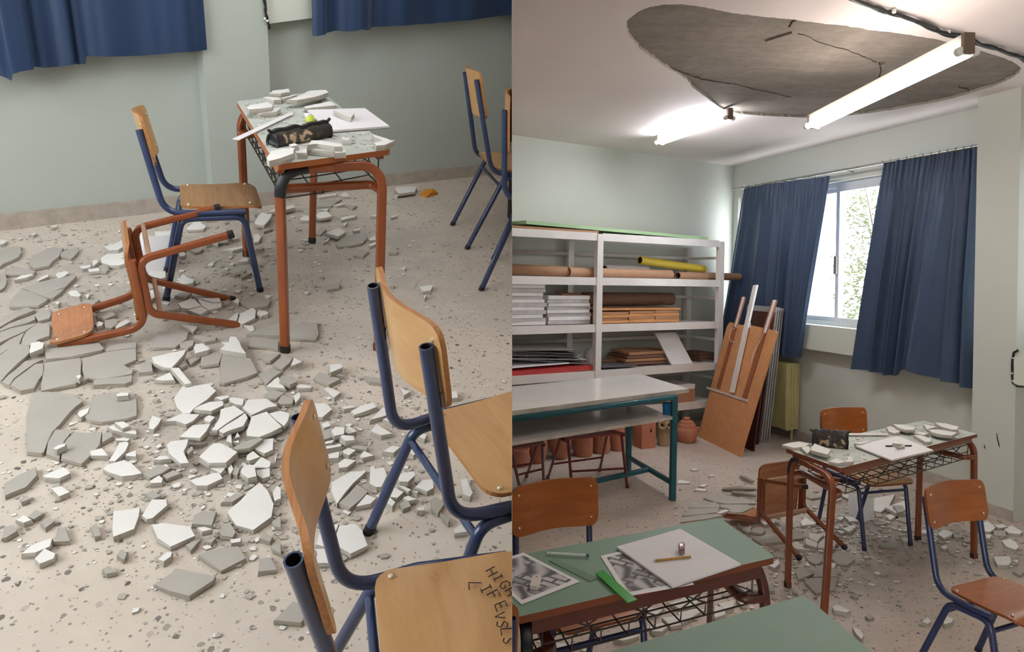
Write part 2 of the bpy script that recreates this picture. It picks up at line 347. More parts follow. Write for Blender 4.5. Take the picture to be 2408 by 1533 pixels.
# ------------------------------------------------------------------ right-hand room shell
CE = 3.11
def flat(v): return V((v.x, v.y, 0))
CR = flat(R(1726, 391, CE)); WB = flat(R(2303, 252, CE)); BL_ = flat(R(1204, 317, CE))
dW = (WB - CR).normalized(); nW = V((dW.y, -dW.x, 0));  nW = nW if nW.x < 0 else -nW
dB = (BL_ - CR).normalized(); nB = V((dB.y, -dB.x, 0)); nB = nB if nB.y < 0 else -nB
def WP(px, py, off=0.0):               # a point on (or off inside) the window wall
    return RP(px, py, CR + nW * off, nW)
def BP(px, py, off=0.0): return RP(px, py, CR + nB * off, nB)
def sW(p): return (flat(p) - CR).dot(dW)
def wbox(mb, s0, s1, o0, o1, z0, z1, m):      # box along the window wall: s along it, o into the room
    mb.prism([CR + dW * s0 + nW * o0 + V((0, 0, z1)), CR + dW * s1 + nW * o0 + V((0, 0, z1)), CR + dW * s1 + nW * o1 + V((0, 0, z1)), CR + dW * s0 + nW * o1 + V((0, 0, z1))], z1 - z0, m)
mb = MB(); far = CR + dW * 12
mb.prism([CR - dW * .3 - nW * .3, CR + dB * 4.5, V((-1.3, -2.7, 0)), far], .06, 'terrazzo_right'); struct(mb, 'floor')
mb = MB(); p = CR + dB * 4.6
mb.prism([CR - dB * .3 + V((0, 0, CE)), p + V((0, 0, CE)), p - nB * .2 + V((0, 0, CE)), CR - dB * .3 - nB * .2 + V((0, 0, CE))], CE, 'wall_paint_right'); struct(mb, 'wall_back')
# the ceiling, with the patch where the plaster came down
patch_px = [(1472, 62), (1476, 48), (1490, 35), (1508, 24), (1530, 16), (1560, 11), (1600, 10), (1640, 14), (1680, 22), (1720, 30), (1765, 36), (1800, 40), (1845, 44), (1870, 47), (1930, 55), (1990, 61), (2050, 71), (2100, 76), (2150, 84), (2200, 92), (2250, 104), (2290, 115), (2335, 128), (2370, 140), (2392, 151), (2402, 160), (2398, 170), (2384, 181), (2362, 192), (2330, 205), (2280, 220), (2240, 231), (2200, 240), (2150, 249), (2100, 258), (2050, 265), (2010, 270), (1970, 274), (1930, 276), (1890, 276), (1850, 275), (1810, 273), (1780, 271), (1745, 268), (1715, 265), (1700, 257), (1685, 247), (1668, 234), (1645, 218), (1628, 205), (1616, 188), (1600, 177), (1570, 160), (1545, 143), (1520, 126), (1500, 110), (1486, 92), (1476, 78)]
patch = []
for (x, y) in patch_px:
    q = R(x, y, CE); patch.append(q)
rough = []
for a, b in zip(patch, patch[1:] + patch[:1]):
    for k in range(5): q = a.lerp(b, k / 5); rough.append(q + V((random.uniform(-.004, .004), random.uniform(-.004, .004), 0)))
from mathutils.geometry import tessellate_polygon
outer = [V((*p.xy, CE)) for p in (CR - nW * .3 - dW * .4, CR + dB * 4.6 - nB * .3, V((-1.3, -2.6, 0)), far - nW * .3)]
mb = MB(); allp = outer + rough; mb.add(allp, tessellate_polygon([outer, rough]), 'ceiling_paint')
up = [p + V((random.uniform(-.006, .006), random.uniform(-.006, .006), .02)) for p in rough]; n = len(rough)
mb.add(rough + up, [(i, (i + 1) % n, n + (i + 1) % n, n + i) for i in range(n)], 'mortar_core')
lid = [p + V((0, 0, .25)) for p in outer]; mb.add(lid, [(0, 1, 2, 3)], 'ceiling_paint'); mb.add(outer + lid, [(i, (i + 1) % 4, 4 + (i + 1) % 4, 4 + i) for i in range(4)], 'ceiling_paint')
ceil = mb.build('ceiling', fix=False, kind='structure')
mb = MB(); cen = sum(up, V()) / n
mb.add([cen + (p - cen) * 1.03 for p in up], [range(n)], 'bare_concrete'); mb.build('bare_slab', ceil, fix=False, label='bare grey-brown concrete where the plaster fell')
def crack(px, w=.006, dz=.026):
    mb = MB(); pts = [R(x, y, CE + .018) for x, y in px]; fine = []
    for a, b in zip(pts, pts[1:]):
        for k in range(6): fine.append(a.lerp(b, k / 6) + V((random.uniform(-.01, .01), random.uniform(-.01, .01), 0)))
    fine.append(pts[-1]); mb.tube(fine, [w * random.uniform(.5, 1.2) for _ in fine], 'ink', 4); mb.build('crack', ceil)
crack([(1560, 150), (1610, 172), (1660, 188), (1715, 196)], .005); crack([(1715, 196), (1800, 215), (1860, 228)], .003); crack([(1880, 78), (1950, 107), (2030, 132), (2060, 145)], .003); crack([(2255, 203), (2290, 217)], .005)
mb = MB(); pts = [R(x, y, CE + .02) for x, y in ((1800, 94), (1830, 84), (1862, 74), (1866, 80), (1840, 90), (1806, 96))]; mb.prism(pts, .012, 'bare_concrete'); mb.build('loose_lump', ceil)
mb = MB(); mb.tube([R(1856, 62, CE - .03), R(1862, 52, CE + .0), R(1872, 47, CE + .02)], .007, 'tube_inside', 5); mb.build('old_wire', ceil)
# window wall, windows, column
zs = WP(1888, 762).z; zh = WP(2010, 420).z; s_col0 = sW(WP(2293, 600, .27)); s_col1 = sW(WP(2394, 600, .27)); s0 = .10
mb = MB()
wbox(mb, -.3, 12, -.22, 0, 0, zs, 'wall_paint_right'); wbox(mb, -.3, 12, -.22, 0, zh, CE, 'wall_paint_right')
wbox(mb, -.3, s0, -.22, 0, zs, zh, 'wall_paint_right'); wbox(mb, s_col0, s_col1, -.22, 0, zs, zh, 'wall_paint_right'); wbox(mb, s_col1 + .4, 12, -.22, 0, zs, zh, 'wall_paint_right')
wallw = struct(mb, 'wall_right')
mb = MB(); wbox(mb, s_col0, s_col1, 0, .27, 0, CE, 'wall_paint_right'); colm = struct(mb, 'column_right')
for a, b in (((2344, 1018), (2349, 1046)), ((2348, 1036), (2351, 1052)), ((2315, 1046), (2317, 1056))):
    mb = MB(); mb.tube([WP(*a, .271), WP((a[0] + b[0]) / 2 - 1, (a[1] + b[1]) / 2, .2712), WP(*b, .271)], [.002, .005, .002], 'ink', 4); mb.build('scuff_mark', colm)
mb = MB(); zb = WP(1888, 819, .12).z
wbox(mb, s0 - .02, s_col0, 0, .12, zb, zs + .012, 'ledge_paint'); struct(mb, 'trim_1')
mb = MB(); zb2 = WP(2395, 905, .29).z; zt2 = WP(2395, 824, .29).z
sl_ = sW(WP(2384, 860, .29)); wbox(mb, sl_, s_col1 + 2.6, .0 if sl_ > s_col1 else .272, .29, zb2, zt2, 'ledge_paint'); struct(mb, 'trim_2')
mb = MB(); wbox(mb, 0, s_col0, 0, .014, 0, .09, 'skirting'); wbox(mb, s_col0 - .0, s_col1, .27, .284, 0, .08, 'skirting'); wbox(mb, s_col1, 12, 0, .014, 0, .09, 'skirting'); struct(mb, 'baseboard_right')
def window(idx, sa, sb, mull):
    fr = MB(); t = .05
    wbox(fr, sa, sb, -.14, -.06, zs, zs + t, 'aluminium'); wbox(fr, sa, sb, -.14, -.06, zh - t, zh, 'aluminium'); wbox(fr, sa, sa + t, -.14, -.06, zs, zh, 'aluminium'); wbox(fr, sb - t, sb, -.14, -.06, zs, zh, 'aluminium')
    o = fr.build('window_%d' % idx, kind='structure')
    edges = [sa + t] + mull + [sb - t]
    for i, (a, b) in enumerate(zip(edges, edges[1:])):
        d = -.09 if i % 2 else -.125; w = .045; sa_ = MB(); e = .022
        wbox(sa_, a - e, b + e, d, d + .03, zs + t, zs + t + w, 'aluminium'); wbox(sa_, a - e, b + e, d, d + .03, zh - t - w, zh - t, 'aluminium'); wbox(sa_, a - e, a - e + w, d, d + .03, zs + t + w, zh - t - w, 'aluminium'); wbox(sa_, b + e - w, b + e, d, d + .03, zs + t + w, zh - t - w, 'aluminium')
        sash = sa_.build('sash', o)
        g = MB(); wbox(g, a - e + w, b + e - w, d + .012, d + .018, zs + t + w, zh - t - w, 'glass'); g.build('pane', sash)
    return o
sm = sW(WP(1976, 600, -.1)); win = window(1, s0, s_col0, [sm, sm + (s_col0 - sm) * .55])
mb = MB(); zz0, zz1 = WP(1972, 645, -.06).z, WP(1972, 602, -.06).z; wbox(mb, sm - .02, sm + .015, -.06, -.035, zz0, zz1, 'grey_bar'); mb.build('window_handle', win)
window(2, s_col1, s_col1 + .4, [s_col1 + .2])
# skirting behind, partition between the two rooms (a slim wedge that points at the place both photographs are seen from)
mb = MB(); mb.prism([CR + V((0, 0, .09)), p + V((0, 0, .09)), p + nB * .014 + V((0, 0, .09)), CR + nB * .014 + V((0, 0, .09))], .09, 'skirting'); struct(mb, 'baseboard_back')
RX = RR.transposed()
mb = MB(); eps = .00026; vs = []
for z in (.28, 15.):
    for y in (-1, 1):
        for x in (-1, 1): vs.append(EYE + RX @ V((x * eps * z, y * (.35 + z * .75), z)))
mb.add(vs, [(0, 1, 3, 2), (4, 6, 7, 5), (0, 4, 5, 1), (2, 3, 7, 6), (0, 2, 6, 4), (1, 5, 7, 3)], 'skirting'); part_o = struct(mb, 'wall_middle'); part_o['room'] = ''

# ------------------------------------------------------------------ left-hand room shell (its own axes)
LB0 = L(0, 541); LB1 = L(1119, 413); eL = (LB1 - LB0).normalized(); nL = V((eL.y, -eL.x, 0)); nL = nL if nL.dot(LB0) < 0 else -nL
def LWp(px, py, off=0.): return LP(px, py, LB0 + nL * off, nL)
def sL(p): return (p - LB0).dot(eL)
def lbox(mb, s0, s1, o0, o1, z0, z1, m):
    mb.prism([LB0 + eL * s + nL * o + V((0, 0, z1)) for s, o in ((s0, o0), (s1, o0), (s1, o1), (s0, o1))], z1 - z0, m)
mb = MB(); mb.prism([LB0 + eL * -2.5 - nL * .2, LB0 + eL * 6 - nL * .2, LB0 + eL * 6 + nL * 6.5, LB0 + eL * -2.5 + nL * 6.5], .06, 'terrazzo'); struct(mb, 'floor', 'L')
mb = MB(); lbox(mb, -2.5, 6, -.2, 0, 0, 2.9, 'wall_paint'); struct(mb, 'wall_left', 'L')
cA = sL(LWp(497, 400, .10)); cB = sL(LWp(637, 250, .10))
mb = MB(); lbox(mb, cA, cB, 0, .10, 0, 2.9, 'wall_paint'); struct(mb, 'column_left', 'L')
mb = MB(); lbox(mb, -2.5, cA, 0, .014, 0, .085, 'skirting'); lbox(mb, cB, 6, 0, .014, 0, .085, 'skirting'); lbox(mb, cA - .0, cB, .10, .112, 0, .085, 'skirting'); struct(mb, 'baseboard_left', 'L')
mb = MB(); mb.prism([LB0 + eL * s + nL * o + V((0, 0, 3.1)) for s, o in ((-2.6, -.2), (6, -.2), (6, 4.75), (-2.6, 4.75))], -.1, 'ceiling_paint'); struct(mb, 'ceiling_left', 'L')
mb = MB(); sw = -1.7
for o0_, o1_, z0_, z1_ in ((-.2, .7, 0, 3.1), (3.1, 4.7, 0, 3.1), (.7, 3.1, 0, .85), (.7, 3.1, 2.5, 3.1)): lbox(mb, sw - .15, sw, o0_, o1_, z0_, z1_, 'wall_paint')
struct(mb, 'wall_side', 'L')
mb = MB(); lbox(mb, sw - .15, 6, 4.6, 4.75, 0, 3.1, 'wall_paint'); struct(mb, 'wall_behind', 'L')
mb = MB(); mb.box((-1.3, -2.75, 0), (8, -2.6, CE), 'wall_paint_right'); struct(mb, 'wall_rear')
zl = LWp(680, 51, .085).z; qa, qb = LWp(636, 57, .085), LWp(725, 45, .085); gr = (qb.z - qa.z) / (sL(qb) - sL(qa)); mb = MB(); ze = qa.z + gr * (3.2 - sL(qa))
mb.prism([LB0 + eL * cB + nL * .085 + V((0, 0, qa.z + .3)), LB0 + eL * 3.2 + nL * .085 + V((0, 0, ze + .3)), LB0 + eL * 3.2 + nL * .085 + V((0, 0, ze)), LB0 + eL * cB + nL * .085 + V((0, 0, qa.z))], -nL * .085, 'ledge_paint'); struct(mb, 'trim_3', 'L')

# ------------------------------------------------------------------ curtains
def left_curtain(label, cols, ztop):
    P = []
    for (x, y, o) in cols:
        q = LWp(x, y, o); P.append((sL(q), o, q.z))
    U = []
    for a, b in zip(P, P[1:]):
        k = max(2, min(10, int(abs(b[0] - a[0]) / .012)))
        for i in range(k):
            t = i / k; e = t * t * (3 - 2 * t); U.append((a[0] + (b[0] - a[0]) * t, a[1] + (b[1] - a[1]) * e, a[2] + (b[2] - a[2]) * t))
    U.append(P[-1]); n = len(U) - 1
    def fn(u, v):
        s, o, z = U[min(n, round(u * n))]; z1 = z + (ztop - z) * v; o2 = o + .006 * math.sin(s * 21 + v * 5) * v
        return LB0 + eL * s + nL * o2 + V((0, 0, z1))
    mb = MB(); mb.sheet(fn, n, 24, lambda u, v: -nL * .003, 'curtain_blue'); return mb.build('curtain', room='L', label=label, category='curtain', group='blue curtains')
left_curtain('blue satin curtain end hanging left of the pale column, over the green wall', [(-70, 187, .12), (-30, 182, .15), (2, 178, .13), (20, 186, .17), (27, 190, .20), (30, 174, .205), (50, 168, .20), (79, 163, .19), (80, 157, .13), (105, 159, .145), (135, 157, .12), (160, 154, .14), (174, 152, .145), (176, 150, .09), (188, 151, .115), (201, 150, .12), (203, 132, .115), (230, 133, .13), (262, 133, .145), (330, 131, .125), (372, 128, .14), (410, 124, .155), (440, 122, .165), (462, 121, .15), (487, 117, .135)], 2.2)
left_curtain('blue satin curtain end hanging over the white ledge right of the pale column', [(735, 84, .16), (745, 85, .18), (762, 82, .19), (772, 76, .15), (790, 72, .14), (815, 74, .17), (835, 73, .19), (850, 69, .20), (862, 71, .19), (871, 70, .15), (874, 64, .125), (905, 62, .14), (950, 60, .165), (985, 57, .14), (1020, 55, .125), (1070, 50, .15), (1110, 47, .17), (1140, 42, .15), (1175, 38, .135), (1215, 33, .15), (1260, 30, .15)], 2.2)

rod_off = .15
def right_curtain(label, top, hem, folds, seed, mname):
    rnd = random.Random(seed)
    def line(pl, u):
        t = u * (len(pl) - 1); i = min(int(t), len(pl) - 2); return pl[i].lerp(pl[i + 1], t - i)
    T = [WP(x, y, rod_off) for x, y in top]; H = [WP(x, y, rod_off + .02) for x, y in hem]
    ph = [rnd.uniform(0, 6.28) for _ in range(6)]
    def fold(u, v):
        a_ = 6.283 * folds * (u + .035 * math.sin(6.283 * u * 1.7 + ph[0])) + ph[1]; big = math.sin(a_ + .55 * math.sin(a_)) * (.75 + .35 * math.sin(6.283 * u * 1.3 + ph[4]))
        sec = math.sin(6.283 * folds * 1.9 * u + ph[2] + v * 1.2) * .45
        pl = math.sin(6.283 * folds * 4.2 * u + ph[3])
        w = min(1, v * 1.6); k = max(0, 1 - v * 4.5)
        return (.062 * big + .014 * sec) * (.3 + .7 * w) + .011 * pl * k
    def fn(u, v):
        a, b = line(T, u), line(H, u); q = a.lerp(b, v ** 1.08); tape = .006 * math.exp(-((v - .12) / .012) ** 2) + .004 * math.exp(-((v - .80) / .008) ** 2)
        return q + nW * tape + nW * (fold(u, v) + .02 * v) + dW * (.012 * math.sin(6.283 * folds * u + 1 + ph[1]) * v)
    mb = MB(); mb.sheet(fn, 190, 44, lambda u, v: -nW * .003, mname); return mb.build('curtain', label=label, category='curtain', group='blue curtains')
right_curtain('blue curtain with lilac sunlit edge drawn to the corner above the leaning boards', [(1748, 441), (1850, 427), (1952, 413)], [(1690, 806), (1730, 812), (1790, 822), (1830, 828), (1852, 838), (1870, 842), (1887, 838)], 7.0, 3, 'curtain_blue_right')
right_curtain('blue curtain hanging full length beside the column above the cluttered desk', [(2078, 382), (2190, 366), (2306, 345)], [(2008, 868), (2058, 872), (2085, 881), (2112, 884), (2124, 868), (2180, 884), (2240, 899), (2292, 914)], 6.0, 9, 'curtain_blue_right')
rod = thing('curtain_rod', 'thin metal curtain rod with rings above the corner window', 'curtain rod')
mb = MB(); mb.tube([WP(1727, 445, rod_off), WP(2306, 342, rod_off)], .013, 'steel', 8); mb.build('pole', rod)
mb = MB(); mb.lathe([(.004, -.012), (.016, -.006), (.018, .004), (.01, .014), (.003, .018)], 'steel', 10, WP(1726, 445, rod_off), -dW); mb.build('finial', rod)
for x, y in ((1740, 443), (1978, 401), (2255, 352)):
    q = WP(x, y, rod_off); mb = MB(); mb.tube([q + V((0, 0, .0)), q - nW * rod_off], .007, 'steel', 6); mb.build('bracket', rod)
for i in range(26):
    u = i / 13 if i < 13 else (i - 13) / 12; a, b = ((1748, 441), (1952, 413)) if i < 13 else ((2078, 382), (2306, 345)); x = a[0] + (b[0] - a[0]) * u; y = a[1] + (b[1] - a[1]) * u
    q = WP(x, y - 3, rod_off); mb = MB(); mb.tube([q + nW * .017 * math.cos(t) + V((0, 0, .017 * math.sin(t) - .004)) for t in [k * 6.283 / 8 for k in range(9)]], .0025, 'steel', 4, caps=False); mb.build('ring', rod)
# tree beyond the window
tree = thing('tree', 'sunlit yellow-green tree outside behind the window glass', 'tree', 'R', Matrix.Translation(EYE + ray(2060, 800) * 13 + V((0, 0, -2.6))))
org = tree.matrix_world.translation; rnd = random.Random(5); mb = MB()
clumps = [(2037, 453, .34), (2020, 480, .3), (2013, 512, .34), (2040, 520, .26), (2025, 559, .36), (2009, 610, .36), (2038, 630, .3), (2013, 653, .34), (2001, 696, .3), (2030, 700, .3), (2005, 747, .34), (2035, 760, .34), (2070, 480, .4), (2080, 560, .5), (2085, 650, .5), (2080, 740, .5), (2120, 520, .6), (2130, 640, .6)]
for (x, y, r) in clumps:
    c0 = EYE + ray(x, y) * (13 + rnd.uniform(-.4, .4)) - org
    for _ in range(int(300 * r)):
        d = V((rnd.gauss(0, .45), rnd.gauss(0, .45), rnd.gauss(0, .42))) * r; a = V((rnd.uniform(-1, 1), rnd.uniform(-1, 1), rnd.uniform(-.6, .6))).normalized(); b = a.orthogonal().normalized(); k = rnd.uniform(.035, .06)
        q = c0 + d; mb.add([q - a * k, q + b * k * .45, q + a * k, q - b * k * .45], [(0, 1, 2, 3)], 'leaf')
mb.build('foliage', tree, fix=False, kind='stuff')
mb = MB(); q = EYE + ray(2110, 560) * 13.2 - org; mb.tube([V((.3, .2, -1.4)), V((.3, .15, .6)), q * .5 + V((.2, .1, .4)), q], [.16, .13, .09, .03], 'bark', 8)
for (x, y, r) in clumps[::3]: mb.tube([q * .6 + V((.1, .1, .3)), EYE + ray(x, y) * 13.1 - org], [.03, .008], 'bark', 5)
mb.build('trunk', tree)

# ------------------------------------------------------------------ ceiling lights, cables
def batten_light(label, a, b, mt, hang=None):
    """twin-tube fitting between the points a and b"""
    d = (b - a).normalized(); side = d.cross(V((0, 0, 1))).normalized(); up_ = V((0, 0, 1)); ln = (b - a).length
    M = Matrix((( *d, a.x), (*side, a.y), (*up_, a.z), (0, 0, 0, 1))); M = Matrix(((d.x, side.x, 0, a.x), (d.y, side.y, 0, a.y), (d.z, side.z, 1, a.z), (0, 0, 0, 1)))
    t = thing('ceiling_light', label, 'ceiling light', 'R', M, 'twin-tube ceiling lights')
    mb = MB(); mb.box((0, -.022, .03), (ln, .022, .085), 'fixture_white'); mb.build('housing', t)
    for e in (0, 1):
        x = e * ln; mb = MB(); mb.box((x - .012, -.024, -.005), (x + .012, .024, .088), 'fixture_cap'); mb.build('end_plate', t)
    for sgn in (-1, 1):
        mb = MB(); mb.tube([V((.02, sgn * .032, .008)), V((ln - .02, sgn * .032, .008))], .016, mt, 12); tb = mb.build('tube_lamp', t)
        for x in (.008, ln - .008):
            mb = MB(); mb.tube([V((x - .012, sgn * .034, .006)), V((x + .012, sgn * .034, .006))], .02, 'tube_end', 10); mb.tube([V((x, sgn * .01, .03)), V((x, sgn * .034, .006))], .009, 'tube_end', 6); mb.build('lamp_holder', tb)
    return t
zF = 2.70; f1a, f1b = R(2276, 124, zF + .03), R(1908, 300, zF + .03)
fl1 = batten_light('long twin-tube ceiling light hanging across the bare plaster patch', f1a, f1b, 'tube_lit')
mb = MB(); q = R(2068, 146, CE + .02); dn = fl1.matrix_world.inverted()
mb.tube([dn @ q, dn @ (q + V((.012, 0, -.06))), dn @ (q + V((-.006, 0, -.12))), dn @ V((f1a.lerp(f1b, .52).x, f1a.lerp(f1b, .52).y, zF + .115))], .004, 'ink', 5); mb.tube([dn @ (q + V((-.035, 0, .0))), dn @ (q + V((.0, 0, -.025))), dn @ (q + V((.035, 0, 0)))], .006, 'grey_bar', 5); mb.build('hanging_wire', fl1)
fl2 = batten_light('short twin-tube ceiling light fixed next to the patch, towards the shelves', R(1716, 279, CE - .085), R(1549, 338, CE - .085), 'tube_lit_cool')
def cable(name, label, pts, r, wob=.0, clips=(), room='R'):
    t = thing(name, label, 'cable', room); fine = []
    for a, b in zip(pts, pts[1:]):
        for k in range(8): fine.append(a.lerp(b, k / 8))
    fine.append(pts[-1])
    for k, dz in ((0, 0), (1, 1)):
        mb = MB(); mb.tube([q + V((math.sin(i * .55 + k * 2) * wob, math.cos(i * .4 + k * 2) * wob, -abs(math.sin(i * .33 + k)) * wob)) for i, q in enumerate(fine)], r, 'black_cable', 6); mb.build('strand', t)
    for c in clips:
        mb = MB(); k_ = .5 if name == 'wall_cable' else 1; mb.lathe([(.008 * k_, -.012 * k_), (.014 * k_, -.008 * k_), (.014 * k_, .008 * k_), (.008 * k_, .012 * k_)], 'clip_white', 8, c); mb.build('clip', t)
    return t
cc = CE - .014
cable('ceiling_cable', 'pair of black cables clipped across the ceiling above the bare patch', [R(1985, -12, cc), R(2060, 17, cc), R(2100, 28, cc), R(2160, 50, cc), R(2230, 77, cc), R(2290, 95, cc), R(2350, 115, cc), R(2400, 134, cc), R(2440, 152, cc)], .011, .010, [R(2101, 26, cc), R(2229, 75, cc), R(2346, 114, cc)])
cable('wall_cable', 'black cable clipped round the white window ledge right of the column', [WP(2394, 822, .30), WP(2384, 829, .30), WP(2381, 846, .285), WP(2380, 880, .285), WP(2383, 900, .285), WP(2393, 908, .285), WP(2420, 909, .285)], .007, .002, [WP(2382, 842, .29), WP(2380, 878, .29), WP(2382, 896, .29), WP(2386, 828, .3)])
cable('wall_cable', 'black cable clipped down the edge of the pale column above the school desk', [LWp(621, -30, .115), LWp(622, 0, .115), LWp(624, 22, .115), LWp(628, 44, .115), LWp(632, 58, .11), LWp(634, 66, .07)], .006, .003, [LWp(623, 44, .12), LWp(629, 49, .12)], 'L')

# ------------------------------------------------------------------ chairs
CHAIRS = {
 'LC1': ([-1.3313, 2.7937, -1.1037, -0.0814, 0.0], [0.1732, 0.7745, -0.2814, 0.1817, 0.1904, -0.1521, 0.4484, 0.163, -0.2491, 0.1549, 0.1731, -0.1858, 0.4235, 0.0622, -0.1575, 0.1079]),
 'LC3': ([0.0149, 1.3528, -0.994, -0.0486, 0.0], [0.1733, 0.7923, -0.2996, 0.185, 0.2, -0.1348, 0.3851, 0.19, -0.2743, 0.19, 0.2151, -0.1963, 0.3824, 0.0437, -0.1509, 0.1466]),
 'LC4': ([-0.0352, 0.8721, -1.2625, -0.1093, 0.0], [0.1284, 0.7523, -0.2975, 0.152, 0.2, -0.1554, 0.3693, 0.19, -0.265, 0.19, 0.2, -0.1871, 0.3726, 0.034, -0.1505, 0.1734]),
 'LC5': ([-0.0693, 3.8169, -1.2327, 0.0359, 0.0], [0.1723, 0.8749, -0.2891, 0.19, 0.2, -0.175, 0.44, 0.19, -0.2884, 0.19, 0.1881, -0.1525, 0.4365, 0.0387, -0.1914, 0.1251]),
 'LC6': ([0.1761, 3.1887, -1.6445, 0.1246, 0.0], [0.1755, 0.7644, -0.2546, 0.19, 0.2, -0.175, 0.44, 0.19, -0.2829, 0.19, 0.184, -0.1924, 0.4122, 0.0512, -0.17, 0.1714]),
 'LT': ([-1.1545, 2.5175, -1.0105, -0.119, 0.0641], [0.1737, 0.7144, -0.2392, 0.1836, 0.165, -0.1839, 0.4186, 0.1605, -0.3081, 0.1834, 0.1416, -0.1728, 0.3882, 0.0262, -0.1271, 0.1241]),
 'RC1': ([2.3839, 4.5058, -2.8653, -0.0312, 0.0], [0.1772, 0.7883, -0.2577, 0.188, 0.2112, -0.175, 0.4494, 0.1762, -0.2752, 0.1868, 0.1705, -0.1944, 0.4096, 0.0522, -0.1402, 0.1665]),
 'RC3': ([2.0792, 2.8293, -2.7356, -0.0415, 0.0], [0.1769, 0.7859, -0.251, 0.1913, 0.1721, -0.1409, 0.4142, 0.1111, -0.2554, 0.19, 0.2268, -0.151, 0.396, 0.0492, -0.1337, 0.1755]),
 'RC4': ([0.2927, 2.6409, -2.6909, 0.0061, 0.0], [0.1744, 0.7962, -0.2369, 0.1927, 0.161, -0.175, 0.4339, 0.1833, -0.265, 0.19, 0.2, -0.1824, 0.4105, 0.0325, -0.1687, 0.1742]),
 'RT': ([1.9516, 4.1841, 3.5823, -0.0238, -0.0172], [0.1887, 0.7412, -0.2839, 0.1843, 0.2018, -0.1753, 0.38, 0.1587, -0.283, 0.1683, 0.2033, -0.1504, 0.4099, -0.016, -0.17, 0.1274]),
}
def chair(pose, dims, room, label, metal, wood_m, edge_m, square=False, lying=False, seat_m=None, bar_m=None, rb=1.0):
    X, Y, yaw, sc, tau = pose; k = math.exp(sc)
    a, zt, yt, b, ysf, ysr, zs_, yf, yr, af, ar, yj, zj, dbt, dbb, at = [x * k for x in dims]
    M = Matrix.Translation((X, Y, .30 * k if lying else 0)) @ Matrix.Rotation(yaw, 4, 'Z')
    if lying: M = M @ Matrix.Rotation(math.pi / 2 + tau, 4, 'X')
    t = thing('school_chair', label, 'chair', room, M, 'school chairs'); r = .0132 * rb
    th = .011; zh = zs_ - th - r; sq = 1.0 if square else 0
    if square: r = .0125
    yk = yj - .03 * k; sl = (yt - yk) / (zt - zh)
    for s in (-1, 1):
        pts = fillet([(s * at, yt, zt), (s * max(a, b * .6), yk, zh), (s * (b + .007), yk + .14, zh), (s * (b + .007), yf - .045, zh)], [.085, .05], 8)
        mb = MB(); mb.tube(pts, r, metal, 12 if not square else 12, square=sq, hollow=True); mb.build('back_upright', t)
        zk = zh - 2 * r + .003
        pts = fillet([(s * ar, yr, 0), (s * (b + .004), yj + .035 * k, zk), (s * (b + .004), yf - .055 * k, zk), (s * af, yf, 0)], .05, 7)
        for half, end in zip(split(pts), (0, -1)):
            mb = MB(); mb.tube(half, r, metal, 12, square=sq); lg = mb.build('leg', t)
            q = half[end]; nx = half[1] if end == 0 else half[-2]; d = (V(nx) - V(q)).normalized(); mb = MB(); mb.tube([V(q) - d * .001, V(q) + d * .022], r * 1.1, 'black_rubber', 12, square=sq); mb.build('rubber_foot', lg)
    def at_h(kn, ft, z): f = (z - kn[2]) / (ft[2] - kn[2]); return V(kn).lerp(V(ft), f)
    for name, (xk, ykn, xf, yft) in (('rear_stretcher', (b, yj + .035 * k, ar, yr)), ('front_stretcher', (b, yf - .055 * k, af, yf))):
        kn, ft = (xk, ykn, zh - 2 * r), (xf, yft, 0); q = at_h(kn, ft, zh * .84)
        mb = MB(); mb.tube([V((-q.x, q.y, q.z)), q], r * .72, bar_m or metal, 8, square=1.6 if square else 0); mb.build(name, t)
    # seat: pressed plywood with a waterfall front
    def seat(u, v):
        y = ysr + (ysf - ysr) * v; rr = .045 * k; e = min(y - ysr, ysf - y); w = b - (rr - math.sqrt(max(0, rr * rr - (rr - min(e, rr)) ** 2)))
        w *= .93 + .07 * min(1, v * 1.4)
        f = max(0, (v - .8) / .2); z = zs_ + .004 - .006 * math.sin(v * 3.14) - .022 * k * f * f
        return V(((u * 2 - 1) * w, y, z))
    def vs(n): return [0, .012, .035, .07] + [i / n for i in range(1, n)] + [.93, .965, .988, 1]
    VV = sorted(set(vs(10)))
    mb = MB(); mb.sheet(lambda u, v: seat(u, VV[round(v * (len(VV) - 1))]), 12, len(VV) - 1, lambda u, v: V((0, 0, -th)), seat_m or wood_m, edge_m)
    st = mb.build('seat', t)
    bw = at + .03 * k; z0, z1 = zt + dbb, zt + dbt
    def back(u, v):
        z = z0 + (z1 - z0) * v; rr = .04 * k; e = min(z - z0, z1 - z); w = bw - (rr - math.sqrt(max(0, rr * rr - (rr - min(e, rr)) ** 2)))
        x = (u * 2 - 1) * w; return V((x, yt + sl * (z - zt) + r + .004 - .017 * k * (1 + math.cos(math.pi * x / bw)), z))
    mb = MB(); mb.sheet(lambda u, v: back(u, VV[round(v * (len(VV) - 1))]), 22, len(VV) - 1, lambda u, v: V((0, .0105, .001)), wood_m, edge_m)
    bk = mb.build('backrest', t)
    for sx in (-1, 1):
        for fz in (.18, .82):
            q = back(.5 + sx * at / bw * .5 * .98, fz); mb = MB(); mb.lathe([(.0055, 0), (.005, .002), (.002, .0035)], 'rivet_metal', 8, q + V((0, .0105, 0)), (0, 1, 0)); mb.lathe([(.0055, 0), (.004, .003)], 'rivet_metal', 8, q, (0, -1, 0)); mb.build('rivet', bk)
        for y in (ysr + .035 * k, ysf - .05 * k):
            mb = MB(); mb.lathe([(.006, -.002), (.006, .0035), (.003, .0045)], 'rivet_metal', 10, V((sx * (b - .03 * k), y, zs_ + .003))); mb.build('screw', st)
    t['z_seat'] = zs_
    return t, st, bk
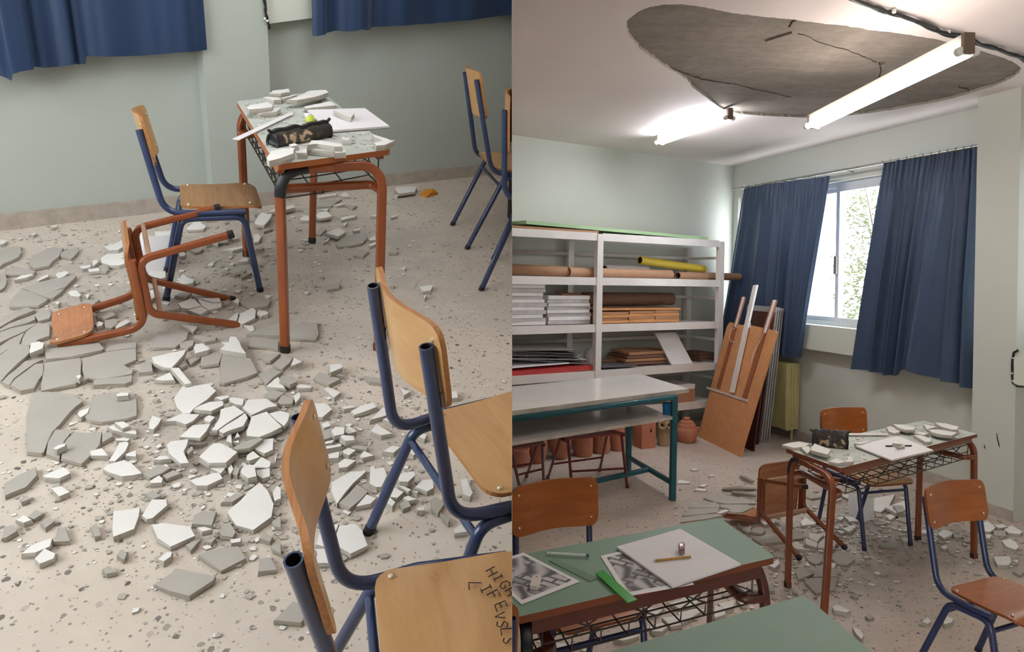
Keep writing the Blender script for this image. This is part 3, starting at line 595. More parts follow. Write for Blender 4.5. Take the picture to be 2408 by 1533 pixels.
def mk(key, label, **kw):
    pose, dims = CHAIRS[key]; Lf = key[0] == 'L'
    d = dict(metal='blue_paint' if Lf else 'blue_paint_right', wood_m='ply_honey' if Lf else 'ply_amber', edge_m='ply_edge' if Lf else 'ply_edge_amber'); d.update(kw)
    return chair(pose, dims, 'L' if Lf else 'R', label, **d)
mk('LC1', 'blue tube chair with dusty wooden seat beside the cluttered school desk and pale column', seat_m='ply_worn')
mk('LC3', 'large blue tube chair with empty plain honey wooden seat, second nearest', rb=1.05)
c4, c4seat, _ = mk('LC4', 'nearest blue tube chair with black marker writing on its wooden seat', rb=1.0)
mk('LC5', 'blue chair standing alone near the green wall, its whole back in view')
mk('LC6', 'blue chair with only its post and rear leg showing, before the chair near the wall')
mk('LT', 'brown square-tube chair tipped on its back among cracked grey slabs, legs pointing sideways', metal='brown_paint', wood_m='ply_brown', square=True, lying=True, bar_m='tan_bar')
mk('RC1', 'blue chair with dusty seat pushed behind the rubble-strewn school desk, below the window', seat_m='ply_worn')
mk('RC3', 'orange-brown wooden chair on blue tubes beside the pale column, facing away from the green desk')
mk('RC4', 'orange-brown chair pushed under the green desk with drawings on it')
mk('RT', 'brown chair tipped over behind the rubble-strewn school desk, seat turned upright', metal='brown_paint_right', wood_m='ply_brown', edge_m='ply_edge_amber', square=True, lying=True, bar_m='tan_bar')
p5 = list(CHAIRS['RC4'][1]); q5 = R(1226, 1416, .829)
chair([q5.x - .284, q5.y + .118, .451, 0, 0], p5, 'R', 'chair at the front of the green desk, only the rounded end of its backrest showing', 'blue_paint_right', 'ply_amber', 'ply_edge_amber')
# marker writing on the nearest seat and on the left desk's rail
GL = {'H': [[(0, 0), (0, 1)], [(.6, 0), (.6, 1)], [(0, .5), (.6, .5)]], 'I': [[(.1, 0), (.5, 0)], [(.3, 0), (.3, 1)], [(.1, 1), (.5, 1)]], 'G': [[(.6, .85), (.4, 1), (.1, .8), (.05, .3), (.3, 0), (.6, .2), (.6, .45), (.35, .45)]], 'L': [[(0, 1), (0, 0), (.55, .05)]], 'F': [[(0, 0), (0, 1), (.6, 1)], [(0, .55), (.45, .55)]], 'E': [[(.6, .95), (.1, 1), (.05, .5), (0, .05), (.6, 0)], [(.05, .5), (.45, .5)]], 'V': [[(0, 1), (.3, 0), (.6, 1)]], 'S': [[(.6, .9), (.3, 1), (.05, .75), (.3, .52), (.55, .3), (.3, 0), (0, .12)]],
      'P': [[(0, 0), (0, 1), (.6, 1), (.6, 0)]], 'A': [[(0, 0), (.3, 1), (.6, 0)], [(.12, .4), (.48, .4)]], 'O': [[(.3, 0), (.6, .3), (.6, .7), (.3, 1), (0, .7), (0, .3), (.3, 0)]], 'K': [[(0, 0), (0, 1)], [(.6, 1), (0, .45), (.6, 0)]]}
def scribble(letters, place, r, m, parent):
    for ch, cx, cy, size, ang in letters:
        mb = MB(); ca, sa = math.cos(ang), math.sin(ang)
        for st_ in GL[ch]:
            pts = []
            for (x, y) in st_:
                dx, dy = (x - .3) * size, (.5 - y) * size; pts.append(place(cx + dx * ca - dy * sa, cy + dx * sa + dy * ca))
            if len(pts) > 1: mb.tube(pts, r, m, 4)
        mb.build('marker_letter', parent)
inv4 = (ML.inverted() @ c4.matrix_world).inverted(); z4 = c4['z_seat'] + .0042
def on_seat(px, py): return inv4 @ L(px, py, z4)
a0 = math.radians(62)
scribble([('H', 1156, 1344, 24, a0), ('I', 1171, 1358, 20, a0), ('G', 1187, 1374, 26, a0), ('H', 1200, 1391, 22, a0), ('L', 1117, 1379, 30, a0 + .5), ('I', 1143, 1384, 24, a0), ('F', 1161, 1400, 28, a0), ('E', 1178, 1424, 28, a0), ('V', 1176, 1448, 24, a0 + .3), ('S', 1181, 1468, 26, a0 + .3), ('L', 1191, 1486, 26, a0 + .4), ('S', 1195, 1507, 24, a0 + .4)], on_seat, .0013, 'ink', c4seat)
mb = MB(); mb.tube([on_seat(1008, 1346), on_seat(1030, 1360)], .0012, 'ply_edge', 4); mb.build('scratch', c4seat)

# ------------------------------------------------------------------ school desks
def desk(room, label, top, feet, zt, topm, edge, metal, rail_in=.085, tape=None, apron=.028, upright=0.):
    """top: 4 outline corners, feet: 4 floor points; corners 0-1 and 2-3 are the short ends"""
    T = [V((p.x, p.y, zt)) for p in top]; Fe = [V((p.x, p.y, 0)) for p in feet]; base = sum(Fe, V()) / 4; M = Matrix.Translation(base)
    t = thing('school_desk', label, 'desk', room, M, 'green school desks'); T = [p - base for p in T]; Fe = [p - base for p in Fe]; cen = sum(T, V()) / 4; th = .021
    out = []
    for i in range(4):                     # rounded corners
        a, b_, c = T[i - 1], T[i], T[(i + 1) % 4]; d1 = (a - b_).normalized() * .018; d2 = (c - b_).normalized() * .018
        for j in range(4):
            f = j / 3; out.append((b_ + d1) * (1 - f) ** 2 + b_ * 2 * f * (1 - f) + (b_ + d2) * f * f)
    mb = MB(); mb.prism(out, th, topm, edge); mb.build('desk_top', t)
    r = .0165
    for e in (0, 2):
        f0, f1 = Fe[e], Fe[e + 1]; t0, t1 = T[e], T[e + 1]; ax = (t1 - t0).normalized(); inn = ((T[(e + 2) % 4] + T[(e + 3) % 4]) / 2 - (t0 + t1) / 2).normalized()
        zk = zt - th - r - .002
        k0 = V((0, 0, zk)) + V(((t0 + ax * .02 + inn * .045).xy.to_3d())); k1 = V((0, 0, zk)) + (t1 - ax * .02 + inn * .045).xy.to_3d()
        k0 = k0.lerp(V((f0.x, f0.y, zk)), upright); k1 = k1.lerp(V((f1.x, f1.y, zk)), upright)
        pts = fillet([f0, k0, k1, f1], .095, 8)
        for i, half in enumerate(split(pts)):
            mb = MB(); mb.tube(half, r, metal, 12, square=.8); lg = mb.build('leg', t)
            q = (half[0], half[1]) if i == 0 else (half[-1], half[-2]); d = (V(q[1]) - V(q[0])).normalized(); mb = MB(); mb.tube([q[0], V(q[0]) + d * .03], r * 1.08, 'black_rubber', 12, square=.8); mb.build('rubber_foot', lg)
            if tape and (e, i) in tape:
                seg = half if i == 0 else half[::-1]; n_ = len(seg); mb = MB(); s1, s2 = split(seg[1:-1], .04); mb.tube(seg[1:-1], r * 1.06, 'black_tape', 12, square=.8); mb.build('black_tape', lg)
        z_ = zt - .135
        g0 = f0.lerp(k0, (z_ / zk)); g1 = f1.lerp(k1, (z_ / zk))
        pts = fillet([g0, g0 + inn * rail_in + ax * .012, g1 + inn * rail_in - ax * .012, g1], .07, 8)
        mb = MB(); mb.tube(pts, r * .85, metal, 10, square=1.25); rl = mb.build('lower_rail', t)
        if e == 0: t['rail'] = rl.name
    for i, j, sgn in ((0, 3, 1), (1, 2, -1)):
        ax = (T[1] - T[0]).normalized() * .045 * sgn; ex = (T[j] - T[i]).normalized() * .055
        z = zt - th; A_, B2 = V((*(T[i] + ax * .55 + ex).xy, z)), V((*(T[j] + ax * .55 - ex).xy, z)); w_ = ax.normalized() * .012; mb = MB(); mb.prism([A_ - w_, B2 - w_, B2 + w_, A_ + w_], apron, metal); mb.build('apron_rail', t)
    if True:
        mb = MB(); A, B_ = T[0], T[3]; lng = B_ - A; ln = lng.length; lng.normalize(); wid = (T[1] - T[0]); wl = wid.length; wid.normalize()
        sec = [(.05, -.06), (.055, -.105), (.07, -.148), (.35, -.152), (.65, -.152), (.93, -.148), (.945, -.105), (.95, -.06)]
        def P(s, w, dz): return V((*(A + lng * s + wid * (w * wl)).xy, zt + dz))
        for w, dz in sec: mb.tube([P(.09, w, dz), P(ln - .09, w, dz)], .003, 'wire_dark', 5)
        m_ = 'wire_dark'; nz = max(6, int(ln / .115)); st_ = (ln - .18) / nz
        for i in range(nz + 1):
            s = .09 + i * st_; d = st_ * (1 if i % 2 else -1) if 0 < i < nz else 0
            mb.tube([P(s, .05, -.035)] + [P(s + (d if 0 < k < 7 else 0), w, dz) for k, (w, dz) in enumerate(sec)] + [P(s, .95, -.035)], .0028, m_, 5)
        mb.build('wire_basket', t)
    return t
zD = .76
lt = [L(650, 387, zD), L(919, 351, zD), L(757, 214, zD), L(556, 238, zD)]
ld = desk('L', 'school desk with brown frame and pale top under plaster, beside the pale column', lt, [L(671, 827), L(889, 822), L(734, 571), L(581, 602)], zD, 'desk_dusty', 'desk_edge', 'brown_paint', tape={(0, 0)}, upright=.5)
inv = (ML.inverted() @ ld.matrix_world).inverted()
rail = bpy.data.objects[ld['rail']]
rl_n = None
def on_rail(px, py):
    a, b_ = L(700, 455, .625), L(880, 434, .625); d = (b_ - a).normalized(); nn = V((d.y, -d.x, 0)); q = LP(px, py, a, nn); q = q + (nn if nn.dot(q) < 0 else -nn) * .004; return inv @ q
scribble([('P', 738, 453, 9, -.12), ('A', 745, 452, 9, -.12), ('O', 752, 452, 9, -.12), ('K', 759, 451, 9, -.12)], on_rail, .0012, 'ink', rail)
rt = [R(1976, 1101, zD), R(1846, 1054, zD), R(2170, 989, zD), R(2300, 1020, zD)]
desk('R', 'school desk strewn with plaster and a pad, before the pale column', [rt[0], rt[1], rt[2], rt[3]], [flat(R(1942, 1132, .715)), R(1852, 1380), R(2158, 1270), R(2290, 1312)], zD, 'desk_dusty', 'desk_edge_dark', 'brown_paint_right', tape={(0, 1)}, upright=.55)
gt = [R(1824, 1310, zD), R(1692, 1217, zD)]; g_nl = R(1212, 1452, zD); g_fl = g_nl + (gt[1] - gt[0])
def inset(P4, d1, d2):
    c = sum(P4, V()) / 4; return [flat(c + (p - c) * .95) for p in P4]
G1 = [g_nl, g_fl, gt[1], gt[0]]; f1_ = inset(G1, 0, 0)
f1_[2] = R(1667, 1500, 0); f1_[3] = flat(R(1836, 1392, .62))
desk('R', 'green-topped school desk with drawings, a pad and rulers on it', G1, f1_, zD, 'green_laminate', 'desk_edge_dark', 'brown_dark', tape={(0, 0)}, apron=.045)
h0, h1, h2 = R(1891, 1399, zD), R(1430, 1533, zD), R(2051, 1533, zD); dl = (h1 - h0).normalized(); dw = (h2 - h0).normalized()
G2 = [h0 + dw * .55 + dl * 1.25, h0 + dl * 1.25, h0, h0 + dw * .55]
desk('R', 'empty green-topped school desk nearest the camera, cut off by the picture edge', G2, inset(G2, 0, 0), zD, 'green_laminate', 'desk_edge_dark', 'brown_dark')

# ------------------------------------------------------------------ white work table with teal legs
zT = .835; ta = [R(1620, 914, zT), R(1505, 879, zT)]; tn = R(1204, 966, zT); dirt = (tn - ta[0]).normalized(); TL = 2.4
tt = [ta[0], ta[1], ta[1] + dirt * TL, ta[0] + dirt * TL]; base = flat(ta[0]); tab = thing('work_table', 'long white work table with teal legs and a lower shelf', 'table', 'R', Matrix.Translation(base))
loc = lambda p: p - base
mb = MB(); mb.prism([loc(p) for p in tt], .03, 'marble_laminate', 'table_edge'); mb.build('table_top', tab)
nr = flat(R(1581, 1176)); frm = flat(R(1477, 1110)); zS = .645
wv = (frm - nr)
legs = [nr, frm, frm + dirt * (TL - .35), nr + dirt * (TL - .35)]
for p_ in legs:
    mb = MB(); q = loc(p_); mb.tube([q, q + V((0, 0, zT - .036))], .0225, 'teal_paint', 12, square=1.0, up=wv.normalized()); lg = mb.build('leg', tab)
wn_ = wv.normalized()
sh = [nr - wn_ * .02 + dirt * .03, frm + wn_ * .06 + dirt * .03, frm + wn_ * .06 + dirt * (TL - .4), nr - wn_ * .02 + dirt * (TL - .4)]
mb = MB(); mb.prism([loc(V((p_.x, p_.y, zS))) for p_ in sh], .022, 'shelf_laminate', 'table_edge'); mb.build('lower_shelf', tab)
for a, b_, z in ((0, 3, zT - .0485), (1, 2, zT - .0485), (0, 1, zT - .0485), (0, 1, .13), (2, 3, .13)):
    mb = MB(); mb.tube([loc(legs[a]) + V((0, 0, z)), loc(legs[b_]) + V((0, 0, z))], .018, 'teal_paint', 8, square=1.0); mb.build('frame_rail', tab)
mb = MB(); mb.tube([loc(legs[0].lerp(legs[1], .5)) + V((0, 0, .13)), loc(legs[3].lerp(legs[2], .5)) + V((0, 0, .13))], .018, 'teal_paint', 8, square=1.0); mb.build('frame_rail', tab)
cup = R(1568, 974, zS)
mb = MB(); mb.lathe([(.026, 0), (.03, .002), (.036, .085), (.038, .088), (.034, .088), (.029, .012), (.0, .01)], 'blue_plastic', 20, (0, 0, 0)); mb.build('cup', mtx=Matrix.Translation(cup), label='bright blue plastic cup on the lower shelf of the white table', category='cup')

# red stools behind the table
def stool(label, pts_px, seat_px, zs_):
    fl, bl, br, fr = [flat(R(*p)) for p in pts_px]; sp = [R(x, y, zs_) for x, y in seat_px]; base = (fl + bl + br + fr) / 4; t = thing('metal_stool', label, 'stool', 'R', Matrix.Translation(base), 'dark red stools'); lo = lambda p: p - base
    path = fillet([lo(p) for p in sp], .06, 5)
    mb = MB(); mb.tube(path, .015, 'red_paint', 10); mb.build('seat_rim', t)
    c = sum((lo(p) for p in sp), V()) / 4
    mb = MB(); mb.prism([c + (lo(p) - c) * .94 + V((0, 0, .012)) for p in sp], .012, 'red_seat'); mb.build('seat', t)
    corner = [lo(sp[0]).lerp(c, .08), lo(sp[1]).lerp(c, .08), lo(sp[2]).lerp(c, .08), lo(sp[3]).lerp(c, .08)]
    for p_, q in zip(corner, (fl, bl, br, fr)):
        mb = MB(); mb.tube([p_, lo(q)], .012, 'red_paint', 8); lg = mb.build('leg', t); mb = MB(); mb.tube([lo(q) + V((0, 0, .03)), lo(q)], .016, 'red_paint', 8); mb.build('foot_cap', lg)
    for i, j in ((0, 3), (1, 2)):
        a = corner[i].lerp(lo((fl, bl, br, fr)[i]), .62); b_ = corner[j].lerp(lo((fl, bl, br, fr)[j]), .62); mb = MB(); mb.tube([a, b_], .009, 'red_paint', 6); mb.build('stretcher', t)
    return t
stool('dark red metal stool by the table leg, its open frame in front of clay pots', [(1345, 1150), (1288, 1126), (1410, 1108), (1475, 1147)], [(1331, 1036), (1312, 1028), (1432, 1014), (1468, 1022)], .50)
stool('dark red metal stool half cut off, with reddish seat under the white table', [(1222, 1148), (1160, 1135), (1238, 1122), (1278, 1132)], [(1200, 1060), (1190, 1040), (1270, 1030), (1278, 1046)], .50)

# ------------------------------------------------------------------ white shelving unit along the back wall
oF, oK = .56, .07
def SF(px, py, off=oF): return BP(px, py, off)
sR = (flat(SF(1694, 650)) - CR).dot(dB); sC = (flat(SF(1408, 650)) - CR).dot(dB); span = sC - sR; sEnd = sR + 2 * span
def sb(mb, a, b, o0, o1, z0, z1, m):
    mb.prism([CR + dB * s + nB * o + V((0, 0, z1)) for s, o in ((a, o0), (b, o0), (b, o1), (a, o1))], z1 - z0, m)
unit = thing('shelving_unit', 'white painted shelving unit filled with art materials along the back wall', 'shelves', 'R')
ZL = [(SF(1694, 569).z + SF(1408, 547).z) / 2, (SF(1694, 661).z + SF(1408, 652).z) / 2, (SF(1694, 756).z + SF(1408, 765).z) / 2, (SF(1694, 853).z + SF(1408, 873).z) / 2, SF(1650, 944).z]
pw = .035
for s in (sR, sC, sEnd):
    for o in (oF, oK):
        mb = MB(); sb(mb, s - pw, s + pw, o - pw, o + pw * .6, 0, ZL[0] - .005 if o == oF else ZL[0] - .06, 'white_paint'); mb.build('post', unit)
for i, z in enumerate(ZL):
    for a, b_ in ((sR + pw, sC - pw), (sC + pw, sEnd - pw)):
        mb = MB(); sb(mb, a, b_, oK, oF - .028, z - .018, z, 'white_paint'); sh_ = mb.build('shelf_board', unit)
        mb = MB(); sb(mb, a, b_, oF - .03, oF + .012, z - .07, z + .006, 'white_paint'); mb.build('front_rail', sh_)
    if i:
        zm = (ZL[i - 1] + z) / 2 + .03; mb = MB(); mb.tube([CR + dB * sR + nB * oK + V((0, 0, zm)), CR + dB * sEnd + nB * oK + V((0, 0, zm))], .02, 'white_paint', 8, square=1.0); mb.build('back_bar', unit)
        for s in (sR,):
            mb = MB(); mb.tube([CR + dB * s + nB * oK + V((0, 0, zm)), CR + dB * s + nB * oF + V((0, 0, zm))], .015, 'white_paint', 8, square=1.0); mb.build('side_bar', unit)
def SP(s, o, z): return CR + dB * s + nB * o + V((0, 0, z))
def sAt(px, py, o): return (flat(BP(px, py, o)) - CR).dot(dB)
def tubeobj(label, pa, pb, r, m, name='cardboard_tube', cat='tube', group='rolled tubes on the shelf'):
    t = thing(name, label, cat, 'R', Matrix.Translation(pa), group); d = pb - pa; n_ = d.normalized()
    mb = MB(); mb.tube([V(), d], r, m, 16, caps=False); q = []
    mb.build('roll', t); mb = MB(); mb.tube([n_ * .002, d - n_ * .002], r * .82, 'tube_inside', 16, caps=False); mb.tube([d * .5, d * .52], r * .8, 'tube_inside', 16); 
    for e in (V(), d):
        ring = []; x = n_.orthogonal().normalized(); y = n_.cross(x)
        o_ = [e + (x * math.cos(k * 6.283 / 16) + y * math.sin(k * 6.283 / 16)) * r for k in range(16)]; i_ = [e + (x * math.cos(k * 6.283 / 16) + y * math.sin(k * 6.283 / 16)) * r * .82 for k in range(16)]
        mb.add(o_ + i_, [(k, (k + 1) % 16, 16 + (k + 1) % 16, 16 + k) for k in range(16)], m)
    mb.build('rim', t, fix=False); return t
z1 = ZL[1]
def on_line(px, o, z): return SP(sAt(px, 650, o), o, z)
tubeobj('brown cardboard tube running off behind the partition, left of the other tubes', on_line(1150, .38, z1 + .07), on_line(1338, .42, z1 + .056), .052, 'kraft_tube')
tubeobj('long brown cardboard tube lying in front of the centre post', on_line(1336, .46, z1 + .052), on_line(1577, .44, z1 + .052), .05, 'kraft_tube')
tubeobj('pale kraft tube sticking out past the right end of the shelves', on_line(1594, .45, z1 + .044), on_line(1738, .36, z1 + .046), .042, 'kraft_tube')
tubeobj('bright yellow paper tube slanting over the brown tubes', on_line(1504, .30, z1 + .20), on_line(1655, .33, z1 + .125), .044, 'yellow_paper')
tubeobj('faded white paper roll lying behind the long brown tube', on_line(1420, .22, z1 + .075), on_line(1520, .22, z1 + .075), .07, 'canvas_white')
# top of the unit
mb = MB(); a = sAt(1642, 556, .40); b_ = sAt(1226, 520, .44); mb.prism([SP(a, .12, ZL[0] + .045), SP(a, .545, ZL[0] + .035), SP(b_, .53, ZL[0] + .085), SP(b_, .1, ZL[0] + .095)], .032, 'green_board', 'green_board'); mb.build('green_panel', label='long pale green panel lying on top of the white shelves', category='panel')
mb = MB(); a = sAt(1400, 545, .5); b_ = sAt(1150, 530, .5); mb.prism([SP(a, .15, ZL[0] + .028), SP(a, .555, ZL[0] + .026), SP(b_, .555, ZL[0] + .03), SP(b_, .15, ZL[0] + .03)], .018, 'canvas_white', 'cardboard'); mb.build('board', label='thin brown-edged board under the green panel on top of the shelves', category='board')
ORD = ('lowest', 'second from the bottom', 'third from the bottom', 'fourth from the bottom', 'fifth from the bottom', 'sixth from the bottom', 'seventh from the bottom', 'eighth from the bottom', 'ninth from the bottom', 'tenth from the bottom', 'eleventh from the bottom', 'twelfth from the bottom', 'thirteenth from the bottom')
def od(i, n_): return 'topmost' if i == n_ - 1 else 'second from the top' if i == n_ - 2 and n_ > 3 else ORD[i]
def stack(n_, sa, sb_, oa, ob, z, th, mats, name, cat, label_f, group, rnd, jit=.012):
    for i in range(n_):
        d1, d2, d3, d4 = [rnd.uniform(-jit, jit) for _ in range(4)]; h = th * rnd.uniform(.8, 1.2)
        m, me = mats[i % len(mats)]; mb = MB(); c_a, c_b = sa + d1, sb_ + d2
        mb.prism([SP(c_a, oa + d3, z + h), SP(c_a + d4 * .3, ob + d4, z + h), SP(c_b, ob + d3, z + h), SP(c_b, oa + d4, z + h)], h * .94, m, me)
        mb.build(name, label=label_f(i, n_), category=cat, group=group); z += h
    return z
rnd = random.Random(3); z2 = ZL[2] + .008
stack(13, sAt(1272, 700, .45), sAt(1165, 700, .45), .12, .52, z2, .034, [('canvas_white', 'canvas_white'), ('canvas_white', 'grey_paper')], 'canvas_board', 'board', lambda i, n_: 'white canvas board, %s of the taller stack at the partition end' % od(i, n_), 'taller stack of white canvas boards', rnd, .02)
zt_ = stack(8, sAt(1380, 720, .45), sAt(1283, 720, .45), .14, .5, z2, .034, [('canvas_white', 'grey_paper'), ('canvas_white', 'canvas_white')], 'canvas_board', 'board', lambda i, n_: 'white canvas board, %s of the lower stack left of the centre post' % od(i, n_), 'lower stack of white canvas boards', rnd, .014)
mb = MB(); q = [SP(sAt(1375, 700, .4), .2, zt_ + .01), SP(sAt(1370, 700, .4), .44, zt_ + .008), SP(sAt(1318, 700, .4), .42, zt_ + .014), SP(sAt(1330, 700, .4), .2, zt_ + .04)]; mb.prism(q, .01, 'cardboard'); mb.build('card_sheet', label='crumpled reddish card lying on the lower stack of canvas boards', category='card')
for (pa, pb, n_, lab) in ((1398, 1470, 4, 'left'), (1470, 1530, 4, 'middle'), (1532, 1588, 4, 'right')):
    stack(n_, sAt(pb, 740, .44), sAt(pa, 740, .44), .16, .5, z2, .03, [('orange_board', 'orange_board'), ('orange_board', 'cardboard')], 'drawing_board', 'board', lambda i, n_, lab=lab: 'thin orange board, %s of the %s pile right of the centre post' % (od(i, n_), lab), 'orange boards, %s pile' % lab, rnd, .012)
mb = MB(); mb.prism([SP(sAt(1590, 700, .40), .18, z2 + .155), SP(sAt(1586, 700, .4), .5, z2 + .15), SP(sAt(1392, 700, .4), .48, z2 + .15), SP(sAt(1400, 700, .4), .18, z2 + .16)], .02, 'cardboard', 'orange_board'); mb.build('cardboard_sheet', label='large cardboard sheet lying across the orange boards', category='cardboard')
tubeobj('dark brown cardboard roll lying on top behind the orange boards', on_line(1372, .2, z2 + .235), on_line(1580, .2, z2 + .235), .07, 'cardboard_dark', 'cardboard_roll')
# lower shelves
z3 = ZL[3] + .008
for i in range(7):
    a = sAt(1372 - i * 6, 800, .45) + rnd.uniform(-.03, .03); b_ = sAt(1150, 800, .45); h = z3 + .13 + i * .018; tl = rnd.uniform(.0, .05)
    mb = MB(); mb.prism([SP(a, .16, h - tl), SP(a - .02, .5 + rnd.uniform(-.05, .03), h - tl - .03), SP(b_, .5, h + tl), SP(b_, .16, h + tl + .02)], .008, ['grey_paper', 'paper', 'dark_folder'][i % 3], 'dark_folder'); mb.build('drawing_sheet', label='drawing sheet, %s of the slumped pile above the red folder' % od(i, 7), category='paper', group='slumped drawing sheets')
mb = MB(); a = sAt(1380, 880, .45); b_ = sAt(1150, 880, .45); mb.prism([SP(a, .15, z3 + .1), SP(a - .01, .54, z3 + .05), SP(b_, .54, z3 + .03), SP(b_, .15, z3 + .1)], .045, 'red_folder'); mb.build('red_folder', label='red folder under loose papers beside the centre post', category='folder')
mb = MB(); a = sAt(1325, 880, .5); b_ = sAt(1150, 880, .5); mb.prism([SP(a, .3, z3 + .112), SP(a - .05, .53, z3 + .085), SP(b_, .53, z3 + .07), SP(b_, .3, z3 + .112)], .006, 'paper'); mb.build('white_sheet', label='torn white sheet lying on the red folder', category='paper')
mb = MB(); q = SP(sAt(1388, 880, .36), .36, z3); mb.lathe([(.0, 0), (.07, 0), (.072, .1), (.06, .17), (.035, .2), (.0, .205)], 'canvas_white', 18); mb.build('plaster_cast', mtx=Matrix.Translation(q), label='pale rounded plaster cast behind the centre post', category='cast')
for i in range(4):
    mb = MB(); a = sAt(1563 + i * 3, 840, .4); b_ = sAt(1460 + i * 4, 840, .4); h = z3 + .04 + i * .035; mb.prism([SP(a, .15, h), SP(a, .44, h - .004), SP(b_, .45, h), SP(b_, .15, h + .01)], .028, 'cardboard' if i % 2 else 'cardboard_dark'); mb.build('cardboard_flat', label='folded brown cardboard, %s of the pile left of the leaning canvas' % od(i, 4), category='cardboard', group='folded cardboard pile')
tubeobj('short brown roll lying left of the folded cardboard', on_line(1413, .3, z3 + .04), on_line(1450, .3, z3 + .04), .035, 'cardboard_dark', 'cardboard_roll')
mb = MB(); a = sAt(1498, 850, .5); b_ = sAt(1412, 850, .5); mb.prism([SP(a, .3, z3 + .03), SP(a + .03, .54, z3 + .02), SP(b_, .54, z3 + .03), SP(b_, .3, z3 + .06)], .012, 'dark_folder'); mb.build('dark_folder', label='dark grey folder lying on the shelf right of the centre post', category='folder')
mb = MB(); a, b_ = BP(1626, 849, .5), BP(1577, 854, .5); zl0 = z3; a.z = b_.z = zl0; tp = V((0, 0, .33)) - nB * .14; sh2 = dB * .12
mb.prism([a, b_, b_ + tp + sh2, a + tp + sh2], nB * .022, 'canvas_white', 'canvas_white'); mb.build('canvas', label='small white canvas leaning against the folded cardboard', category='canvas')
for i in range(3):
    mb = MB(); a = sAt(1664, 830, .3); b_ = sAt(1630, 830, .3); h = z3 + .03 + i * .03; mb.prism([SP(a, .12, h), SP(a, .4, h), SP(b_, .4, h), SP(b_, .12, h)], .026, 'cardboard_dark'); mb.build('cardboard_flat', label='dark cardboard strip, %s of the small pile right of the leaning canvas' % od(i, 3), category='cardboard', group='small dark cardboard pile')
z4_ = ZL[4] + .006
mb = MB(); a = sAt(1626, 930, .5); b_ = sAt(1560, 930, .5); mb.prism([SP(a, .25, z4_ + .19), SP(a, .55, z4_ + .19), SP(b_, .55, z4_ + .19), SP(b_, .25, z4_ + .19)], .05, 'canvas_white'); mb.prism([SP(a, .25, z4_ + .14), SP(a, .55, z4_ + .14), SP(b_, .55, z4_ + .14), SP(b_, .25, z4_ + .14)], .14, 'cardboard'); mb.build('cardboard_box', label='tan box with white lid at the right end of the lowest shelf', category='box')
tubeobj('thick brown paper roll on the lowest shelf above the clay pots', on_line(1460, .42, z4_ + .06), on_line(1555, .42, z4_ + .06), .055, 'cardboard', 'cardboard_roll')

# ------------------------------------------------------------------ clay pots on the floor
def pot(label, px, py, w, h, prof, m='terracotta', wob=.05, name='clay_pot', cat='pot'):
    q = R(px, py); d = (q - flat(EYE)).length; k = w / F * q.y * .5; hh = h / F * q.y
    mb = MB(); mb.lathe([(r * k, z * hh) for r, z in prof], m, 24, wob=wob); return mb.build(name, mtx=Matrix.Translation(q + V((0, k * .6, 0))), label=label, category=cat, group='clay pots on the floor')
vase = [(.0, 0), (.75, 0), (.8, .05), (.98, .35), (1., .6), (.9, .85), (.85, 1), (.75, 1), (.78, .8), (0, .75)]
pail = [(0, 0), (.9, 0), (.95, .06), (1., .4), (.92, .8), (.95, 1), (.84, 1), (.82, .7), (0, .65)]
pot('squat reddish clay pot half cut off at the partition', 1217, 1098, 60, 40, pail)
pot('tall reddish clay pot second from the partition, behind the half-cut stool', 1264, 1090, 45, 72, vase)
pot('orange clay vase with narrow foot, third from the partition', 1317, 1081, 55, 64, [(.0, 0), (.55, 0), (.62, .05), (1., .5), (.95, .75), (.7, 1), (.62, 1), (.6, .8), (0, .7)])
pot('wide hammered clay pail in the middle of the row of pots', 1372, 1074, 48, 64, pail)
pot('round clay pot between the wide pail and the teal table leg', 1415, 1067, 42, 48, pail)
pot('tall clay vase nearest the teal table leg', 1453, 1061, 36, 66, vase)
q = R(1519, 1056); bw_ = 46 / F * q.y * .5; bh = 66 / F * q.y; M = Matrix.Translation(q + V((0, bw_, 0))) @ Matrix.Rotation(.42, 4, 'Z')
bx = thing('clay_box', 'square red clay box with a dark hole, standing beside the pots', 'box', 'R', M)
mb = MB(); mb.box((-bw_ * .85, -bw_ * .8, 0), (bw_ * .85, bw_ * .8, bh), 'terracotta'); mb.build('body', bx)
mb = MB(); M2 = Matrix.Rotation(0, 4, 'Z'); mb.lathe([(.011, -.012), (.011, .002)], 'dark_hole', 10, (bw_ * .25, -bw_ * .8 - .001, bh * .62), (0, -1, 0)); mb.tube([V((bw_ * .25, -bw_ * .8 - .001, bh * .6)), V((bw_ * .25, -bw_ * .8 - .001, bh * .72))], [.009, .004], 'dark_hole', 6); mb.build('hole', bx)
q = R(1561, 1049); k = 30 / F * q.y * .5; hh = 58 / F * q.y; ow = thing('clay_owl', 'grey-tan clay owl figure with two hollow round eyes', 'figurine', 'R', Matrix.Translation(q + V((0, k * .6, 0))) @ Matrix.Rotation(.2, 4, 'Z'))
mb = MB(); mb.lathe([(0, 0), (k * .8, 0), (k * .86, hh * .06), (k, hh * .4), (k * .9, hh * .7), (k * .7, hh * .85), (k * .3, hh * .92), (0, hh * .93)], 'clay_grey', 20, wob=.04); mb.build('body', ow)
for s in (-1, 1):
    mb = MB(); mb.lathe([(k * .16, .0), (k * .30, .006), (k * .50, .03), (k * .62, .03), (k * .62, -.02)], 'clay_grey', 16, (s * k * .52, -k * .72, hh * .86), (s * .25, -1, .15)); mb.lathe([(k * .2, 0), (k * .2, .004)], 'dark_hole', 10, (s * k * .52, -k * .74, hh * .86), (s * .25, -1, .15)); mb.build('eye', ow)
